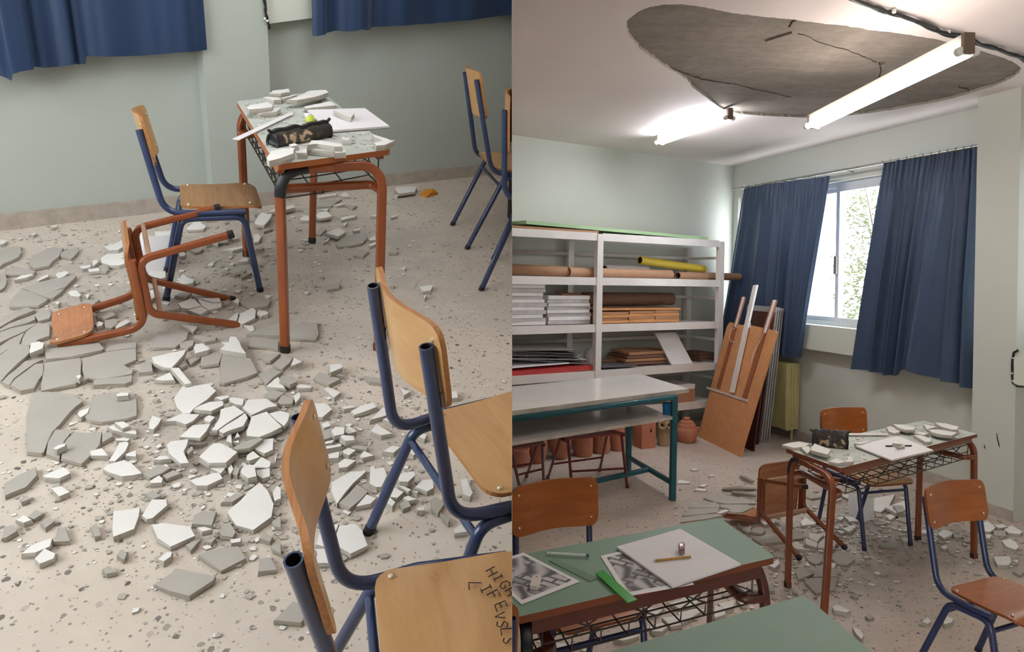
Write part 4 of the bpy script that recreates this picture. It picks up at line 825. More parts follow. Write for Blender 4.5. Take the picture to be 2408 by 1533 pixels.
mb = MB(); mb.lathe([(k * .16, 0), (k * .02, .03)], 'clay_grey', 6, (0, -k * .85, hh * .66), (0, -1, -.5)); mb.build('beak', ow)
q = R(1618, 1042); k = 52 / F * q.y * .5; hh = 58 / F * q.y; lp = thing('lidded_pot', 'round terracotta pot with knobbed lid beside the leaning boards', 'pot', 'R', Matrix.Translation(q + V((0, k * .6, 0))))
mb = MB(); mb.lathe([(0, 0), (k * .72, 0), (k * .86, hh * .12), (k, hh * .36), (k * .92, hh * .55), (k * .8, hh * .62), (0, hh * .62)], 'terracotta', 24, wob=.02); mb.build('body', lp)
mb = MB(); mb.lathe([(k * .82, hh * .61), (k * .84, hh * .66), (k * .72, hh * .76), (k * .66, hh * .78), (k * .7, hh * .8), (k * .45, hh * .88), (0, hh * .9)], 'terracotta', 24, wob=.015); mb.lathe([(k * .2, hh * .88), (k * .3, hh * .92), (k * .3, hh * .99), (k * .18, hh), (0, hh)], 'terracotta', 14); mb.build('lid', lp)
for s in (-1, 1):
    mb = MB(); mb.tube([V((s * k * .9, 0, hh * .46)), V((s * k * 1.12, 0, hh * .5)), V((s * k * 1.1, 0, hh * .58)), V((s * k * .86, 0, hh * .56))], .012, 'terracotta', 8); mb.build('handle', lp)

# ------------------------------------------------------------------ boards leaning in the corner, radiator
bl, br = R(1641, 1026), R(1741, 1075); ed = (br - bl).normalized(); nn = V((ed.y, -ed.x, 0)); nn = nn if nn.y > 0 else -nn
lean = math.radians(17); upv = V((0, 0, math.cos(lean))) + nn * math.sin(lean); nrm = ed.cross(upv).normalized(); nrm = nrm if nrm.y < 0 else -nrm
def BD(px, py, o=0.0): return RP(px, py, bl + nrm * o, nrm)
brd = thing('easel_board', 'large tan drawing board with battens and a white stick, leaning in the corner', 'board', 'R', Matrix.Translation(bl)); lo = lambda p_: p_ - bl
mb = MB(); mb.prism([lo(p_) for p_ in (bl, br, BD(1828, 783), BD(1822, 777), BD(1762, 764), BD(1742, 764), BD(1716, 757), BD(1709, 768))], -nrm * .014, 'hardboard', 'hardboard'); mb.build('panel', brd)
for name, m, w, a, b_ in (('batten', 'batten', .03, (1747, 698), (1688, 912)), ('batten', 'batten', .034, (1820, 705), (1748, 940)), ('white_stick', 'white_paint', .033, (1775, 670), (1719, 922))):
    o = .035 if m == 'white_paint' else .012; A, B_ = BD(*a, o), BD(*b_, o); d = (A - B_).normalized(); sd = d.cross(nrm).normalized() * w
    mb = MB(); mb.prism([lo(A - sd), lo(A + sd), lo(B_ + sd), lo(B_ - sd)], -nrm * (.02 if m == 'batten' else .022), m); mb.build(name, brd)
    if m == 'batten':
        e = A.lerp(B_, .33); mb = MB(); mb.prism([lo(A - sd * .2 + nrm * .002), lo(A + sd + nrm * .002), lo(e + sd + nrm * .002), lo(e - sd * .2 + nrm * .002)], -nrm * .004, 'white_paint'); mb.build('white_edge', brd)
A, B_ = BD(1661, 911, .012), BD(1756, 942, .012); mb = MB(); sd = V((0, 0, .012)); mb.prism([lo(A - sd), lo(B_ - sd), lo(B_ + sd), lo(A + sd)], -nrm * .035, 'white_paint'); led = mb.build('ledge', brd)
for pts in (((1737, 768), (1719, 775), (1714, 793), (1719, 803), (1728, 804)), ((1798, 776), (1788, 800), (1772, 830), (1768, 850)), ((1757, 747), (1765, 760), (1764, 772))):
    mb = MB(); mb.tube([lo(BD(*p_, .03)) for p_ in pts], .0028, 'canvas_white', 5); mb.build('string', brd)
def leaner(label, brpx, trpx, width, th, m, me, cat='board', name='leaning_board'):
    b0 = R(*brpx); top = RP(*trpx, b0, ed); d = top - b0; b1 = b0 - ed * width; nr_ = ed.cross(d.normalized()).normalized(); nr_ = nr_ if nr_.y < 0 else -nr_
    mb = MB(); mb.prism([b0, b0 + d, b1 + d, b1], -nr_ * th, m, me); return mb.build(name, label=label, category=cat, group='boards leaning in the corner')
leaner('very dark red-brown board directly behind the tan drawing board', (1771, 1062), (1810, 770), .5, .016, 'dark_board', 'dark_board')
leaner('dark red-brown board second behind the tan drawing board', (1781, 1046), (1822, 735), .5, .014, 'dark_board', 'dark_board')
for i in range(4):
    leaner('pale grey panel, number %s of the four behind the dark boards' % ('one', 'two', 'three', 'four')[i], (1789 + i * 6, 1043 - i * 1.5), (1826 + i * 5, 722 + i * 1), .55, .011, 'grey_panel', 'grey_panel', 'panel', 'grey_panel')
# radiator under the window, its end towards us
rad = thing('radiator', 'cream column radiator on the window wall behind the leaning panels', 'radiator', 'R'); e0 = R(1846, 1036); e1 = R(1877, 1025)
s_e = sW(e0); o0_ = .05; o1_ = o0_ + (e1 - e0).length; zt_r = .82
o1_ = (e0 - CR).dot(nW); o0_ = max(.03, o1_ - .17)
for i in range(10):
    s = s_e - i * .062; mb = MB()
    out = fillet([CR + dW * s + nW * o + V((0, 0, z)) for o, z in ((o0_, .12), (o0_, zt_r), (o1_, zt_r), (o1_, .10), (o0_, .12))], .03, 4)
    mb.prism(out, -dW * .045, 'radiator_paint')
    for o in (o0_ + .045, (o0_ + o1_) / 2, o1_ - .045):
        mb.tube([CR + dW * (s + .001) + nW * o + V((0, 0, .16)), CR + dW * (s + .001) + nW * o + V((0, 0, zt_r - .06))], .013, 'radiator_paint', 6)
    mb.build('radiator_section', rad)
for z in (.2, zt_r - .1):
    mb = MB(); mb.tube([CR + dW * (s_e - .62) + nW * (o0_ + .08) + V((0, 0, z)), CR + dW * (s_e + .004) + nW * (o0_ + .08) + V((0, 0, z))], .03, 'radiator_paint', 10); mb.build('header_pipe', rad)
mb = MB(); q = CR + dW * (s_e - .02) + nW * (o0_ + .07); mb.tube([q + V((0, 0, .15)), q + V((0, 0, 0))], .014, 'radiator_paint', 8); mb.build('foot', rad)

# ------------------------------------------------------------------ fallen plaster, piece by piece
CROPS = {'A': (0, 520, .20874), 'B': (320, 480, .20874), 'C': (0, 800, .20874), 'D': (320, 780, .20874), 'E': (600, 420, .23483), 'F': (560, 780, .20874), 'G': (240, 1040, .27397), 'H': (720, 840, .31572), 'I': (0, 820, .4651), 'J': (600, 820, .4651),
         'R': (1680, 1140, .2217), 'S': (2020, 1140, .2565), 'T': (1580, 1060, .1329), 'U': (1880, 960, .18272), 'X': (540, 190, .16611), 'Y': (1700, 900, .1435), 'Z': (1204, 1340, .2076)}
def parse(txt):
    for ln in txt.strip().splitlines():
        h, *lab = ln.split('|'); a = h.split(); kind, crop = a[0][0], a[0][1]; lev = a[0][2:]
        nums = [int(x) for x in ','.join(a[1:]).split(',')]; x0, y0, k = CROPS[crop]
        yield kind, crop, lev, [(x0 + nums[i] * k, y0 + nums[i + 1] * k) for i in range(0, len(nums), 2)], (lab[0].strip() if lab else '')
srnd = random.Random(11)
def shard(room, kind, pts, z0, th, label, group, name='plaster_fragment'):
    P_ = L if room == 'L' else R
    top = [P_(x, y, z0 + th) for x, y in pts]; cen = sum(top, V()) / len(top); size = max((p_ - cen).length for p_ in top)
    area = sum((top[i].x * top[(i + 1) % len(top)].y - top[(i + 1) % len(top)].x * top[i].y) for i in range(len(top)))
    if area < 0: top.reverse()
    ring = []
    for a, b in zip(top, top[1:] + top[:1]):
        n_ = max(1, min(4, int((b - a).length / .035)))
        for k in range(n_):
            q = a.lerp(b, k / n_); j = min(.0035, size * .05) if k else min(.001, size * .02); ring.append(q + V((srnd.uniform(-j, j), srnd.uniform(-j, j), 0)))
    tx, ty = (srnd.uniform(-.035, .035), srnd.uniform(-.035, .035)) if size < .12 else (srnd.uniform(-.008, .008), srnd.uniform(-.008, .008))
    tilt = lambda p_: V((0, 0, max(-th * .45, min(th * .6, (p_ - cen).x * tx + (p_ - cen).y * ty))))
    ring = [p_ + tilt(p_) for p_ in ring]; n_ = len(ring); mid, bot = [], []
    for p_ in ring:
        o = (p_ - cen); o.z = 0; o = o.normalized() if o.length > 1e-6 else V((1, 0, 0))
        mid.append(V((p_.x, p_.y, z0 + (p_.z - z0) * srnd.uniform(.35, .7))) + o * srnd.uniform(.0, .0045)); bot.append(V((p_.x, p_.y, z0)) + o * srnd.uniform(-.003, .004))
    base = V((cen.x, cen.y, z0)); mb = MB(); face, core = ('plaster_face', 'plaster_core') if kind == 'w' else ('mortar_face', 'mortar_core')
    loop = [p_ - base for p_ in ring + mid + bot]
    mb.add(loop[:n_], [range(n_)], face); mb.add(loop, [(i, n_ + i, n_ + (i + 1) % n_, (i + 1) % n_) for i in range(n_)] + [(n_ + i, 2 * n_ + i, 2 * n_ + (i + 1) % n_, n_ + (i + 1) % n_) for i in range(n_)], core); mb.add(loop[2 * n_:], [range(n_ - 1, -1, -1)], core)
    return mb.build(name, room=room, mtx=Matrix.Translation(base), fix=True, label=label, category='plaster piece', group=group)
ZONE = {'A': 'floor left of the tipped brown chair', 'B': 'floor under and around the tipped brown chair', 'C': 'cracked grey sheet before the tipped brown chair', 'D': 'floor between the tipped chair and the nearest chair', 'E': 'floor under the school desk by the column', 'F': 'floor below the brown desk leg', 'G': 'open floor in front, left of the nearest chair', 'H': 'floor beneath the large blue chairs', 'I': 'bright floor at the lower left edge', 'J': 'floor beside the nearest blue chair',
        'R': 'floor by the tipped brown chair behind the rubble-strewn desk', 'S': 'floor around the chair and column', 'T': 'floor near the teal table leg', 'U': 'floor behind the school desk legs', 'Z': 'floor seen through the green desk basket'}
LEFT = """
gA 0,300 110,285 245,285 240,350 210,400 120,445 50,470 0,510 | grey mortar slab touching the left picture edge, above the cracked sheet
gA 330,450 360,390 560,300 715,300 690,340 660,400 590,450 560,500 400,530 340,500 | big grey mortar slab with dark broken edge, left of white slabs by the wall
gA 690,350 880,290 885,330 830,400 800,425 770,410 680,395
wA 0,205 80,225 40,250 0,262
gA 60,530 200,510 290,540 400,560 380,590 70,600
wA 200,635 240,610 350,590 380,600 300,635 160,665
wA 410,670 470,625 545,600 545,625 440,670
wA 625,600 650,580 740,560 770,585 720,620 660,645
gA 0,590 60,600 75,660 50,740 0,775
gA 245,750 420,690 640,640 860,610 850,640 770,710 735,745 660,765 480,825 440,820 | long grey mortar slab pointing right, beyond the tipped chair's backrest
gA 110,960 150,850 235,765 430,830 535,875 515,900 430,950 280,960 | grey mortar slab with a curved crack, left of the tipped chair's backrest
gA 450,835 640,775 730,755 600,860 555,870
gA 0,1105 100,1050 250,985 300,968 395,1000 200,1075 100,1135 0,1195
gA 0,1215 100,1152 375,1065 395,1108 300,1148 120,1193 0,1240
gA 392,1062 440,1002 520,988 572,1042 560,1088 430,1122 | five-sided grey mortar tile in the cracked sheet, left of the tipped backrest
gA 0,1252 120,1207 415,1142 398,1160 280,1238 100,1318 0,1368
gA 10,1400 110,1332 275,1252 238,1320 218,1378 80,1448 0,1498
gA 292,1245 430,1152 556,1162 556,1290 440,1328 340,1393 238,1385
wA1 330,1460 350,1370 440,1350 490,1370 480,1430 345,1490 | square white piece lying left of the tipped chair's backrest corner
wA 990,540 1110,525 1125,560 1010,570
gA 1120,500 1190,485 1230,530 1190,570 1130,565
wA 885,505 1020,490 1020,520 930,540
wA 1035,450 1090,430 1100,460 1050,510
wA1 1170,290 1260,265 1420,185 1420,260 1330,325 1230,330 | pointed white plaster slab stacked by the wall behind the tipped chair
wA 1130,420 1240,340 1400,335 1430,390 1400,480 1340,500 1240,500 1150,470 | broad white plaster slab behind the tipped chair's frame
wA 765,805 800,780 860,780 915,830 890,850 800,840
wA 955,830 1010,825 990,870
wA 610,910 680,905 650,940
gA 750,900 900,890 920,930 850,960 760,940
gA 930,890 1120,880 1050,940 930,960
wA 1080,1150 1110,1125 1160,1140 1150,1170 1090,1190
wA 1300,1190 1350,1140 1420,1110 1470,1130 1400,1170 1320,1205
gA 1090,1030 1260,1000 1300,1060 1200,1100 1100,1090
gA 1180,1120 1300,1100 1330,1150 1250,1200 1180,1190
wA 575,60 650,40 640,60 590,70
wA 350,150 380,130 410,140 370,160
gC 0,165 100,92 208,42 330,60 335,138 200,258 88,368 20,448 0,440
gC 20,470 92,392 280,232 485,212 388,258 160,428 110,500 60,490
gC 120,510 172,442 400,262 488,252 478,380 428,448 380,540 230,570
gC 512,20 560,92 800,62 1100,10 1168,92 1148,110 800,183 522,213
gC 502,250 900,192 912,260 902,350 907,450 850,490 560,550 470,570 | large grey mortar slab below the tipped backrest, second from the left
gC 932,212 1200,132 1530,92 1533,218 1392,278 1498,340 1478,378 1100,438 1000,428 932,468 | widest grey mortar slab of the cracked sheet, below the tipped chair frame
gC 1052,452 1488,387 1478,458 1400,488 1060,508
gC 1202,90 1340,42 1533,20 1533,80 1212,118
gC 350,590 540,580 760,600 870,650 930,690 850,750 780,820 680,940 590,1028 536,1130 498,1248 468,1268 310,1250 290,1040 330,740 | largest brownish-grey mortar sheet on the white floor at the left edge
gC 625,1012 760,1010 796,1050 718,1138 688,1240 668,1328 514,1273 542,1140
gC 834,1042 1150,1030 1120,1170 1060,1250 960,1350 920,1385 694,1330 704,1200 762,1112 | grey mortar sheet with a small white chip on it, lower left
gC 1040,640 1200,600 1490,590 1533,640 1533,840 1430,870 1150,910 1020,900 960,860 1010,760 | smooth grey mortar slab with rounded lower edge, left of the white pile
wC 870,830 900,790 1005,760 985,820 910,870
wC2 1310,610 1360,590 1450,590 1440,620 1320,630
wC2 600,1220 660,1180 740,1160 730,1190 640,1230
wC2 850,410 880,390 915,395 890,435
wC 1010,1250 1150,1215 1220,1300 1030,1300
wC 1220,1365 1340,1150 1430,1135 1450,1160 1410,1250 1300,1370
wC 1210,970 1290,960 1380,1005 1533,1020 1533,1060 1430,1050 1280,1010
wC1 1290,925 1400,920 1460,960 1380,990
wC 1420,1280 1533,1240 1533,1310 1430,1300
wC 1300,1110 1460,1100 1440,1130 1310,1130
gC 1150,1040 1250,1040 1270,1080 1150,1150
gD 152,165 252,0 590,0 570,80 480,138 440,168 200,175
gD 650,40 900,60 890,90 770,115 660,70
gD 492,130 560,102 650,102 640,150 580,185 500,175
wD1 650,180 670,140 740,130 840,190 800,210 670,240
wD1 945,190 1000,150 960,115 1040,120 1060,55 1120,60 1240,245 1160,235 1000,205 | star-shaped white plaster piece left of the desk's front leg foot
wD1 175,290 350,250 565,205 540,260 400,400 310,395 200,350 | white fan-shaped slab on the cracked grey sheet, right end
wD1 385,410 480,410 620,575 550,590
wD 205,540 380,455 430,540 300,550
gD 30,460 110,330 170,340 185,450
gD 730,380 740,260 840,200 960,200 970,260 930,360 800,375
gD 980,240 1040,215 1150,240 1170,275 1290,300 1370,460 1000,580 940,570 950,400 | large smooth grey mortar slab below the star-shaped white piece
gD 570,300 710,270 720,290 620,360
gD 430,380 540,320 575,370 520,400
wD 425,750 520,620 690,610 810,590 900,670 800,760 650,860 600,915 530,910 460,840 | broad clean white slab at the upper left of the white pile
wD1 650,865 720,830 830,790 980,785 985,830 850,890 720,880
wD 890,740 1030,715 1050,735 960,770
wD 1045,750 1100,735 1210,760 1200,830 1130,820 1060,790
wD 320,1010 430,960 510,920 715,930 640,1000 560,1040 450,1005 | thin white slab in the pile with a dark broken lower edge, left side
wD1 490,1180 640,1050 835,1040 790,1120 720,1195 | four-sided white slab in the middle of the pile, above the hourglass piece
wD1 850,1110 940,970 950,870 1100,830 1220,910 920,1110 | upper half of the white slab split by one diagonal crack
wD1 930,1110 1230,920 1260,970 1210,1060 1050,1110 980,1145 | lower half of the white slab split by one diagonal crack
wD 145,1030 180,935 280,980 250,1040 195,1100 145,1090
wD 770,970 820,940 890,960 830,1020 780,1005
wD1 345,1280 390,1240 590,1210 570,1280 535,1350 595,1470 500,1480 370,1370 | hourglass-shaped white slab in the pile
wD1 710,1400 790,1330 870,1255 960,1260 1140,1360 1010,1480 820,1480 | five-sided white slab in the pile, right of the hourglass piece
gD1 1090,1310 1200,1240 1390,1190 1430,1210 1280,1310 1140,1330
wD 205,1440 260,1400 350,1395 390,1430 280,1440
wD 570,1340 620,1290 640,1300 640,1330 580,1380
wD 1020,1230 1030,1160 1070,1140 1080,1250
wD 1110,1200 1140,1130 1170,1180
wD 1090,1240 1160,1220 1160,1250
gD 1390,470 1533,410 1533,530 1470,590
gD 600,1230 800,1240 700,1270 600,1270
wD 1470,610 1533,560 1533,620
wB 470,1120 620,1060 660,1070 740,1140 580,1180 510,1170 | left quarter of a round white slab broken in four, beside the tipped chair's legs
wB 625,1040 910,1000 950,1100 870,1108 690,1058 | far quarter of the round white slab broken in four
wB 695,1075 860,1117 960,1112 960,1150 820,1190 750,1148 | right quarter of the round white slab broken in four
wB 580,1190 740,1152 812,1195 720,1245 600,1200 | near quarter of the round white slab broken in four
wB 485,910 510,790 540,790 570,820 655,850 640,890 560,905
wB 40,1030 100,990 210,960 225,1040 110,1130 50,1130
wB 1020,1320 1150,1215 1120,1340 1080,1340
wB 1145,1320 1170,1240 1320,1170 1350,1200 1340,1280 1200,1350
wB 1360,1220 1390,1190 1490,1215 1480,1240 1400,1260
gB 1160,1100 1260,1050 1380,1025 1480,1060 1515,1080 1480,1150 1340,1170 1280,1160 | grey mortar slab left of the desk's front leg, beyond the white lumps
wB 1090,1100 1130,1060 1170,1075 1150,1120
gB 980,1100 1050,1070 1060,1110 1010,1130
wB 1210,1365 1320,1370 1335,1415 1290,1430
wB 500,1355 700,1380 640,1435
wB 560,1280 890,1270 830,1320 700,1330
wB 570,270 650,200 720,185 740,220 790,250 760,280 580,290
wB 780,160 900,140 920,165 800,180
wB 935,150 1000,100 1120,90 1165,130 1130,160 990,170
wB1 1330,210 1410,95 1480,110 1530,110 1520,150 1440,240 1370,230
gB 1250,60 1340,90 1350,180 1260,180
wB 1490,90 1533,60 1533,95
gB 1410,290 1470,250 1533,280 1440,310
wB 1320,345 1370,335 1405,370 1380,420 1330,430
wB1 900,370 960,345 1060,370 1030,400 930,405
wB 1060,370 1110,360 1150,380 1090,400
wB 730,440 850,390 850,440 790,465
gB 850,430 880,380 935,430 920,465 860,450
gB 580,490 620,465 760,500 720,530 660,540
wB 480,560 490,520 560,555 550,580 500,590
wB 1010,505 1200,470 1210,495 1090,520
wB 1350,500 1440,485 1420,500
wB 1150,650 1200,610 1250,595 1265,640
wB 90,820 160,760 330,755 330,820 290,835 100,830
gB 1050,790 1160,760 1165,785 1110,800
gB 1180,800 1300,770 1190,830
wB1 210,310 400,300 390,385 230,395
gB 300,1150 480,1130 500,1180 330,1200
gB 320,1210 550,1230 540,1270 330,1250
gB 440,1030 500,990 620,1000 560,1060
wE1 115,335 200,300 380,265 400,290 280,320
wE 620,180 820,140 815,165 650,185
wE 840,160 900,135 955,175 880,180
gE 620,210 870,205 760,275 610,280
wE 780,265 860,245 890,258 820,272
gE 890,260 1020,270 975,300
wE1 600,375 640,340 720,330 770,375 650,395
wE 450,400 490,370 590,375 570,415 460,420
wE 850,395 920,375 1015,368 1000,385 870,415
wE1 700,545 830,490 905,535 830,580 | white pointed plaster piece under the desk, left of the dark-edged grey slab
gE 815,650 860,580 1110,540 1120,600 1080,645 950,670 830,680 | large grey slab with a dark underside on the floor between the desk legs
wE 1140,600 1200,570 1210,610 1150,620
wE 1135,660 1240,615 1220,650 1150,680
gE 990,760 1060,710 1140,730 1080,775
wE 870,450 930,435 900,470
wE 980,510 1050,495 1050,515 990,525
wE 1155,370 1230,355 1240,375 1160,378
wE 1200,440 1260,430 1270,480 1215,465
wE 1360,375 1420,360 1425,375 1365,390
wE1 1395,95 1440,80 1533,75 1620,85 1600,130 1440,150 | white plaster block by the skirting, left of the orange scrap
wE 1390,170 1430,155 1425,180
wE 685,640 745,590 730,620
gE 610,520 680,485 710,510 650,560 610,545
wE 15,1350 60,1315 135,1345 60,1380
wE 1430,900 1510,885 1500,905
gE 1340,725 1430,720 1420,745 1340,745
gE 690,1070 850,1050 840,1090 720,1110
wE 640,300 740,300 720,320
wE 1640,1080 1780,1065 1760,1120 1680,1130
wE 1680,1170 1720,1160 1700,1200
gF 570,40 600,-60 720,-110 890,-100 905,20 870,80 575,70 | flat grey mortar slab right of the desk's front leg foot
gF 95,25 160,-40 480,-60 485,50 160,28
gF 110,160 150,60 330,75 450,92 450,190 330,170
gF 250,270 300,250 470,250 360,330 310,330
gF 390,370 480,280 550,255 610,300 570,360 500,415
wF1 595,380 630,290 720,335 640,370
gF 245,470 370,410 500,450 310,580
wF 315,615 400,540 450,510 530,640 380,625
gF1 470,550 490,490 620,500 660,560 580,600
wF 655,610 700,590 830,610 820,630 680,635
gF 300,700 400,655 520,690 430,750 330,745
gF 440,790 500,705 620,760 610,810 480,820
wF 625,720 690,680 700,740 650,800
wF1 1030,370 1160,360 1175,400 1040,460
gF 845,515 920,450 1160,535 1020,600 | diamond-shaped grey mortar slab left of the large blue chair's post
wF 965,650 1010,620 1155,680 1080,740 | white plaster piece below the diamond-shaped grey slab
gF 1060,490 1120,450 1200,500
wF 800,810 990,805 1060,870 950,960 860,955 850,930 890,890 830,850
wF 1165,850 1290,830 1310,850 1200,870
wF 1270,890 1400,830 1520,800 1560,850 1420,900 1310,930
wF1 50,860 110,770 320,750 440,830 330,850 150,940 | white slab with dark edge at the top of the pile, left of the nearest backrest
wF1 90,1120 150,960 320,905 490,1070 240,1180 100,1170 | large white slab in the pile touching the nearest chair's backrest
wF1 350,920 480,890 580,920 560,1000 515,1060
wF 190,1320 260,1210 400,1200 390,1330 300,1370
wF 90,1440 100,1390 170,1340 245,1410 130,1450
wF 175,1500 260,1410 370,1470 340,1533 190,1530
wF 410,1440 440,1340 420,1480
wF 940,1040 1010,1010 1040,1060 970,1080
gF 910,1130 1060,1080 1100,1170 940,1220
wF1 1050,1110 1100,1070 1200,1080 1190,1150 1080,1170
wF 1200,1130 1250,1065 1335,1120 1240,1150
wF1 1150,1190 1170,1165 1300,1170 1310,1220 1210,1230
wF 940,1270 1000,1230 1080,1220 1060,1250
wF 970,1290 1150,1265 1160,1290 990,1320
wF 1180,1340 1240,1310 1325,1330 1250,1390 1190,1370
wF 1370,1400 1420,1345 1520,1390 1400,1415
wF 1130,1480 1200,1430 1330,1450 1230,1520 1140,1533
wF 990,1400 1050,1370 1140,1345 1130,1420 1000,1430
gF 1270,1270 1460,1290 1450,1330 1290,1310
wH 475,470 560,380 650,350 640,400 580,440
wH 570,460 650,430 665,470 640,495
wH 480,555 520,495 640,565 560,580
wH 810,580 820,530 900,580 880,610
wH 570,700 640,660 700,670 650,710
wH 750,700 770,660 830,700 800,730
wH 470,940 480,835 580,825 600,880 560,960 520,965
wH1 680,905 720,860 800,850 810,880 760,925 700,925
wH 810,965 870,910 940,910 950,975 900,1000
wH 690,940 780,985 760,1000 690,960
wH 615,1010 650,965 725,1005 680,1045 630,1040
wH 790,990 835,1000 825,1010
wH 580,1070 610,1030 665,1080 640,1110
wH 725,1045 760,1030 820,1060 760,1070
gH 700,1085 760,1065 780,1110 720,1130
gH 925,1060 970,1040 1030,1090 980,1160 940,1130
wH 190,1000 190,930 330,850 450,845 350,940 230,1090
gH 240,1085 380,945 460,1000 320,1130
wH 375,1110 450,1020 520,1050 480,1090
wH 245,1260 360,1235 415,1280 455,1400 330,1465 200,1390 | broad white slab at the foot of the large blue chair's rear leg
wH 75,1390 110,1280 240,1240 200,1390 180,1420
wH 60,1430 160,1420 230,1500 200,1533 60,1533
wH 1100,1280 1150,1245 1200,1300 1110,1310
wH 820,1120 880,1110 880,1140 830,1140
wH 1060,255 1120,250 1130,300 1070,310
wH 700,230 775,255 730,280
gH 430,140 600,160 590,190 470,180
wH 400,740 430,700 510,730 420,750
wH 1150,910 1190,905 1240,1010 1220,1040 1170,1020
gH 1000,1160 1070,1200 1060,1240 1010,1190
wG 10,230 40,190 190,150 250,180 340,265 280,280 170,290 60,260 | spindle-shaped thick white piece left of the white pile
gG 350,270 480,195 590,215 520,260 410,305
gG 520,280 610,240 680,265 560,310
wG 410,330 490,285 520,310 510,345 420,350
wG 755,325 960,265 1005,260 1035,310 900,370 810,370 | brick-shaped white piece below the five-sided white slab
wG 930,220 1060,190 1050,230 1020,265
wG 1080,220 1110,185 1125,230 1100,275
gG 1120,270 1140,200 1185,220 1160,280
wG1 1190,245 1220,190 1310,195 1325,290 1250,310 1200,270
wG 1305,190 1370,130 1450,170 1440,210 1320,215
wG 1325,240 1440,220 1440,290 1380,310 1330,280
wG 1075,600 1100,570 1350,350 1425,420 1470,530 1450,640 1300,750 1150,710 | big spotted white slab left of the nearest chair's backrest
wG 100,590 320,560 315,630 270,745 100,815 90,740 | upright four-sided white slab standing clear on the floor in front
wG 345,630 430,490 550,490 560,540 430,650 385,660 | slanting rectangular white piece right of the upright four-sided slab
wG 430,710 520,695 760,725 795,800 590,890 480,820 | white slab with pointed lower edge, in front of the white pile
gG 770,700 800,620 860,590 980,590 940,710
wG1 820,730 880,725 950,745 860,765
gG 1000,760 1090,680 1145,770 1120,815 1030,800
gG 830,960 1000,910 1170,895 1235,990 1020,1100 | grey mortar slab with a white fleck on it, second nearest of the grey slabs
gG 450,1215 650,1080 750,1110 975,1150 950,1190 750,1320 | nearest large grey mortar slab on the clean speckled floor
wG 480,1000 560,940 600,940 590,980 530,1020
gG 720,880 800,840 820,860 760,930
gG 1340,1110 1360,1000 1440,980 1500,1090
gG 1450,890 1533,850 1533,950 1470,920
wG 1465,430 1500,370 1533,400 1533,480 1480,500
gG 1460,680 1533,630 1533,730 1480,720
gG 370,440 440,410 500,460 430,490
gG 880,850 920,810 980,820 940,860
gG 1350,820 1390,770 1460,810 1440,850
gG 130,970 160,920 210,940 190,1010
gG 0,1090 60,1060 100,1090 130,1110 40,1125
wG 1100,835 1190,820 1190,850 1110,865
gG 1030,510 1140,440 1230,440 1120,510
gI 20,680 180,595 185,640 130,700 30,740 | grey-brown wedge-shaped slab at the lower end of the bright white floor
wI 215,640 320,600 355,630 300,655 230,650
wI 258,705 310,695 350,725 300,745
gI 140,850 180,815 220,830 170,860
wI 80,865 120,840 160,865 120,880
gI 210,880 250,850 275,870 230,905
wI 110,1035 160,990 265,955 250,1000 180,1030
wI 175,1060 225,1010 280,1035 270,1060 200,1085
gI 270,975 290,920 330,900 350,970
gI 10,960 20,900 70,890 85,920 30,955
gI 460,900 490,880 510,940 480,950
gI 100,760 140,740 150,760 110,775
gI 590,1040 620,1010 640,1040 620,1065
gJ 95,1375 190,1275 240,1290 245,1370 230,1385 | grey triangular slab beside the nearest chair's open post
"""
